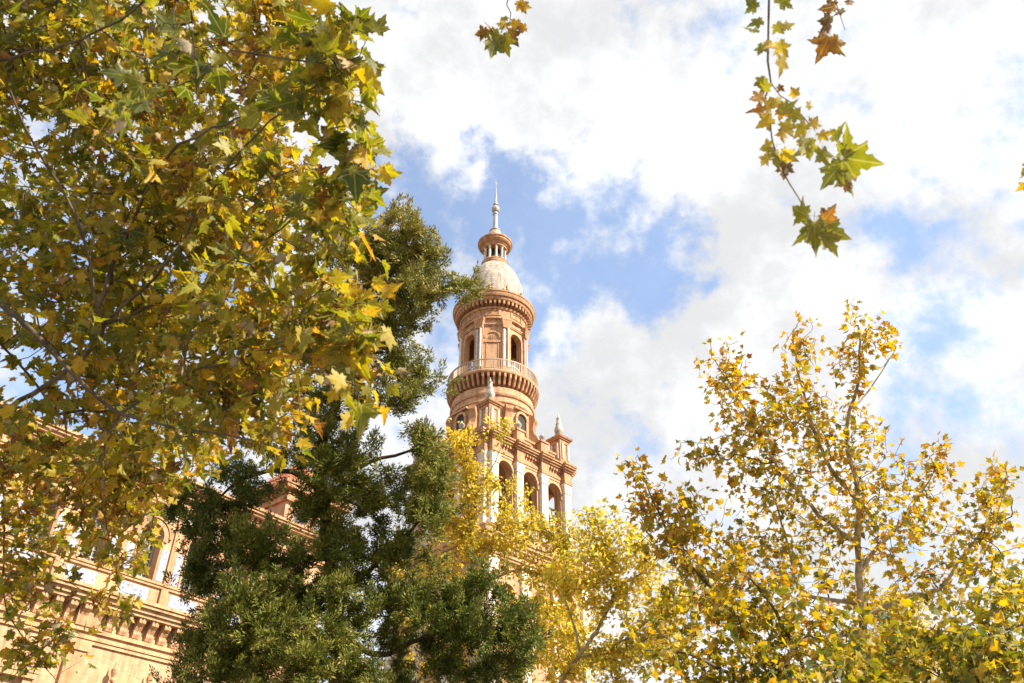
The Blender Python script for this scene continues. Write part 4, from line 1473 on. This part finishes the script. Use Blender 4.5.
def middle_planes():
    # in front of the tower
    d = 34.0
    org = at(474, 640, d)
    org = np.array([org[0], org[1], 0])
    root = thing('plane_tree', 'lemon yellow plane tree in front of the tower, its thin upright trunk beside the conifer', 'tree', tuple(org), 0, 'plane trees')
    T = Tree(.35)
    T.limb([org, org + [0, 0, 4], at(472, 600, d), at(471, 540, d), at(468, 490, d), at(466, 440, d)], .22, .03, 'trunk')
    T.limb([at(471, 570, d), at(495, 540, d), at(530, 525, d), at(560, 540, d)], .06, .015)
    T.limb([at(472, 590, d), at(520, 570, d), at(560, 590, d), at(580, 640, d)], .06, .015)
    T.limb([at(471, 540, d), at(440, 510, d), at(420, 480, d)], .05, .015)
    T.limb([at(469, 500, d), at(490, 470, d), at(505, 440, d)], .04, .012)
    ne = len(T.P)
    C = [(462, 440, d, 22, 20, .9, 48, .58, .14), (470, 485, d, 32, 35, 1.2, 90, .52, .14), (440, 500, d + .5, 28, 40, 1.1, 70, .55, .14), (500, 425, d - .3, 18, 7, .5, 12, .42, .1),
         (510, 500, d, 28, 25, 1.0, 40, .48, .13), (500, 540, d, 55, 34, 1.5, 150, .52, .13), (450, 560, d + .5, 45, 45, 1.4, 110, .5, .14), (555, 540, d, 40, 28, 1.2, 90, .44, .12), (560, 600, d, 60, 50, 1.6, 180, .52, .13),
         (500, 620, d + 1, 60, 45, 1.6, 100, .48, .13), (400, 600, d + 1.5, 50, 60, 1.4, 60, .55, .14), (440, 660, d + 1, 70, 30, 1.4, 60, .5, .14), (545, 665, d, 60, 30, 1.5, 90, .44, .13)]
    tips, tn = sample_tips(C)
    T.grow(tips)
    T.wood(root, M['bark_pale'], M['bark_plane'], ne, .008, 4, org)
    foliage(T, tn, root, M['leaf_pale'], 15, .128, 1.5, TPL_FAR, org, spread=.9, pet=.22, tint_sd=.16)
    # leaning tree between tower and right-hand trees
    d = 27.0
    org = at(548, 720, d)
    org = np.array([org[0], org[1], 0])
    root = thing('plane_tree', 'yellow green plane tree with a leaning bare limb between the tower and right trees', 'tree', tuple(org), 0, 'plane trees')
    T = Tree(.3)
    T.limb([org, org + [0, 0, 4], at(556, 700, d), at(580, 655, d), at(602, 622, d), at(616, 590, d), at(640, 575, d), at(655, 560, d)], .18, .025, 'trunk')
    T.limb([at(575, 664, d), at(600, 650, d), at(625, 640, d), at(660, 610, d)], .06, .015)
    T.limb([at(614, 594, d), at(605, 550, d), at(595, 515, d)], .05, .012)
    T.limb([at(580, 655, d), at(570, 610, d), at(550, 580, d)], .05, .012)
    ne = len(T.P)
    C = [(598, 520, d, 26, 16, .8, 30, .46, .12), (615, 548, d, 45, 24, 1.2, 110, .46, .12), (640, 590, d, 45, 30, 1.2, 100, .48, .12), (580, 580, d + .5, 45, 30, 1.2, 100, .52, .12),
         (650, 640, d, 50, 35, 1.3, 110, .46, .12), (610, 665, d, 50, 24, 1.2, 90, .46, .12), (560, 640, d + 1, 40, 36, 1.2, 80, .52, .12), (690, 600, d + 1, 40, 40, 1.2, 60, .46, .12)]
    tips, tn = sample_tips(C)
    T.grow(tips)
    T.wood(root, M['bark_pale'], M['bark_plane'], ne, .006, 4, org)
    foliage(T, tn, root, M['leaf_pale'], 11, .135, 1.0, TPL_FAR, org, spread=.9, pet=.18, tint_sd=.15)
    # bright far tree glowing behind the right trunk
    d = 30.0
    org = at(900, 720, d)
    org = np.array([org[0], org[1], 0])
    root = thing('plane_tree', 'distant bright yellow plane tree low behind the pale right trunk', 'tree', tuple(org), 0, 'plane trees')
    T = Tree(.3)
    T.limb([org, org + [0, 0, 4], at(898, 700, d), at(895, 650, d), at(893, 605, d)], .2, .03, 'trunk')
    ne = len(T.P)
    C = [(890, 610, d, 30, 22, 1, 70, .62, .1), (905, 640, d, 50, 24, 1.2, 100, .6, .1), (870, 660, d, 60, 24, 1.2, 90, .58, .1), (950, 660, d, 50, 24, 1.2, 80, .56, .1)]
    tips, tn = sample_tips(C)
    T.grow(tips)
    T.wood(root, M['bark_plane'], M['bark_plane'], ne, .006, 4, org)
    foliage(T, tn, root, M['leaf_pale'], 11, .14, 1.0, TPL_FAR, org, spread=.9, pet=.18, tint_sd=.14)


def juniper():
    d = 21.0
    org = at(335, 690, d)
    org = np.array([org[0], org[1], 0])
    root = thing('juniper_tree', 'dark green conifer with tiered shaggy clumps standing left of the tower', 'tree', tuple(org))
    T = Tree(.3)
    T.limb([org, org + [0, 0, 3], at(338, 680, d), at(335, 600, d), at(325, 520, d), at(318, 470, d), at(330, 420, d), at(350, 360, d), at(368, 300, d), at(388, 235, d)], .34, .04, 'trunk')
    T.limb([at(355, 350, d), at(395, 325, d - .3), at(420, 300, d - .6), at(450, 285, d - .9), at(466, 284, d - 1)], .07, .015)
    T.limb([at(335, 415, d), at(365, 415, d - .3), at(395, 405, d - .5), at(425, 395, d - .8)], .07, .02)
    T.limb([at(322, 500, d), at(355, 470, d), at(395, 455, d), at(430, 445, d - .4)], .08, .02)
    T.limb([at(320, 480, d), at(280, 470, d + .2), at(240, 480, d + .2), at(205, 510, d)], .09, .02)
    T.limb([at(330, 560, d), at(270, 560, d - .6), at(215, 570, d - 1.2)], .09, .02)
    T.limb([at(336, 640, d), at(380, 655, d - .5), at(420, 638, d - 1), at(470, 625, d - 1.3), at(510, 630, d - 1.4)], .09, .02)
    T.limb([at(335, 600, d), at(380, 560, d), at(420, 520, d), at(445, 480, d)], .08, .02)
    T.limb([at(337, 650, d), at(290, 640, d - 1.2), at(240, 650, d - 2)], .10, .02)
    T.limb([at(340, 390, d), at(310, 380, d + .5), at(285, 360, d + .6)], .05, .012)
    ne = len(T.P)
    C = [  # clumps
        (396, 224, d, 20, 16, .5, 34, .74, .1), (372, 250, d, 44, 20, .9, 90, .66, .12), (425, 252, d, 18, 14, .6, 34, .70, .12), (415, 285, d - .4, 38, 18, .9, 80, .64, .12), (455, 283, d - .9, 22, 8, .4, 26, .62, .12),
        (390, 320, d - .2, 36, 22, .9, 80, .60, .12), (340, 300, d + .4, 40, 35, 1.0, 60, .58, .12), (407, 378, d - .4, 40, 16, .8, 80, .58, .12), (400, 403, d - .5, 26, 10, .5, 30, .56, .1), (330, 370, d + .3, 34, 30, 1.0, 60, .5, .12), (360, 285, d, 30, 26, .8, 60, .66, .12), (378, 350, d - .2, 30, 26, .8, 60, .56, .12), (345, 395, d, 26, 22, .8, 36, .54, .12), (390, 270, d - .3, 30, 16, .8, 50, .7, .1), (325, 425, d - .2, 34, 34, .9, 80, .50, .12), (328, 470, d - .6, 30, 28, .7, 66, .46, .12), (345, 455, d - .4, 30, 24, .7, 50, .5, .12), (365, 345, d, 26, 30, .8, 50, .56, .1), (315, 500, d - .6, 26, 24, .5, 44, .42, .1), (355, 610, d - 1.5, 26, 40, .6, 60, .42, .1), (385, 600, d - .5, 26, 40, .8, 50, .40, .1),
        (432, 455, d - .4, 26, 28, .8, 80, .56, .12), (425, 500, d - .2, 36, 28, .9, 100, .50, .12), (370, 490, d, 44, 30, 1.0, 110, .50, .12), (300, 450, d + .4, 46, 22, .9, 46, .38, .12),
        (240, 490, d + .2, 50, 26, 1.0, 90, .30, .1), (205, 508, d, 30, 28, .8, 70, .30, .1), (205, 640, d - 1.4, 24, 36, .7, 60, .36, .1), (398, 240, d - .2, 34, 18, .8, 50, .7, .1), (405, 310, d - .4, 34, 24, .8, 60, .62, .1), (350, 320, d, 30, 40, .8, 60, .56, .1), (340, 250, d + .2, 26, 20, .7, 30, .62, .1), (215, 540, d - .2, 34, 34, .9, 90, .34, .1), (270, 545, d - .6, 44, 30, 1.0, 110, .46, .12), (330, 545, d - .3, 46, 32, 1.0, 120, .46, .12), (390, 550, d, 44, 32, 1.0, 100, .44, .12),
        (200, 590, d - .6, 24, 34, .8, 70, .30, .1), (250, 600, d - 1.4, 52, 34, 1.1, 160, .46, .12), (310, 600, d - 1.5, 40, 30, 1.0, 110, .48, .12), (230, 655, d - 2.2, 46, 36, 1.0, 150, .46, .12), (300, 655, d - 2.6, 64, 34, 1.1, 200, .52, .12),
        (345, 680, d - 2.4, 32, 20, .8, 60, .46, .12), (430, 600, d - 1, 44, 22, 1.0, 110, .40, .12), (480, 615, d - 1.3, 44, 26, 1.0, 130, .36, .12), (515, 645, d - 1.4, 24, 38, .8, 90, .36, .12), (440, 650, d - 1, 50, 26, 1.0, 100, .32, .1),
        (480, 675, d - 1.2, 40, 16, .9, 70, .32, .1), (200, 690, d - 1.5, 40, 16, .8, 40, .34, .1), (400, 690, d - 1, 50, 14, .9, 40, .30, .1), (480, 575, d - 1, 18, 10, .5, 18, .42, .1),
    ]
    tips, tn = sample_tips(C, 6, .30)
    T.grow(tips, up=-.05)
    T.wood(root, M['bark_dark'], M['bark_dark'], ne, .006, 4, org)
    # sprays: plumes of slender scale-leaved branchlets
    V, F, tv = [], [], []
    o = 0
    cnt = 105
    for idx, tip in T.runs:
        p = T.P[tip]
        q = T.par[tip]
        q = T.par[q] if T.par[q] >= 0 else q
        tan = unit(p - T.P[q])
        m = max(20, int(rng.normal(cnt, 12)))
        L = rng.uniform(.30, .55)
        ax = unit(tan * .7 + np.array([0, 0, .35]) + rng.normal(0, .25, 3))
        s = rng.random(m)
        rp = unit(rng.normal(0, 1, (m, 3)))
        c = p - ax * .25 + ax * (s * L)[:, None] + rp * (rng.random(m) * .16 * (1.1 - .6 * s))[:, None]
        dr = unit(ax * 1.0 + rp * .75 + rng.normal(0, .2, (m, 3)))
        sd_ = unit(np.cross(dr, rng.normal(0, 1, (m, 3))))
        ln = rng.uniform(.06, .14, m)[:, None]
        wd = rng.uniform(.009, .019, m)[:, None]
        q4 = np.stack([c, c + dr * ln * .45 + sd_ * wd, c + dr * ln, c + dr * ln * .45 - sd_ * wd], 1)
        V.append(q4.reshape(-1, 3))
        F.append((np.arange(m)[:, None] * 4 + np.arange(4)[None]) + o)
        o += 4 * m
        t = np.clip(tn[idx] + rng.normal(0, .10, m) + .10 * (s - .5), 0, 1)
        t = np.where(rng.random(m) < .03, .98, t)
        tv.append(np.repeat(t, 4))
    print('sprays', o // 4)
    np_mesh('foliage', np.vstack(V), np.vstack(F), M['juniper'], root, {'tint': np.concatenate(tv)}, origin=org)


left_plane()
overhead_plane()
right_plane()
front_right_plane()
middle_planes()
juniper()
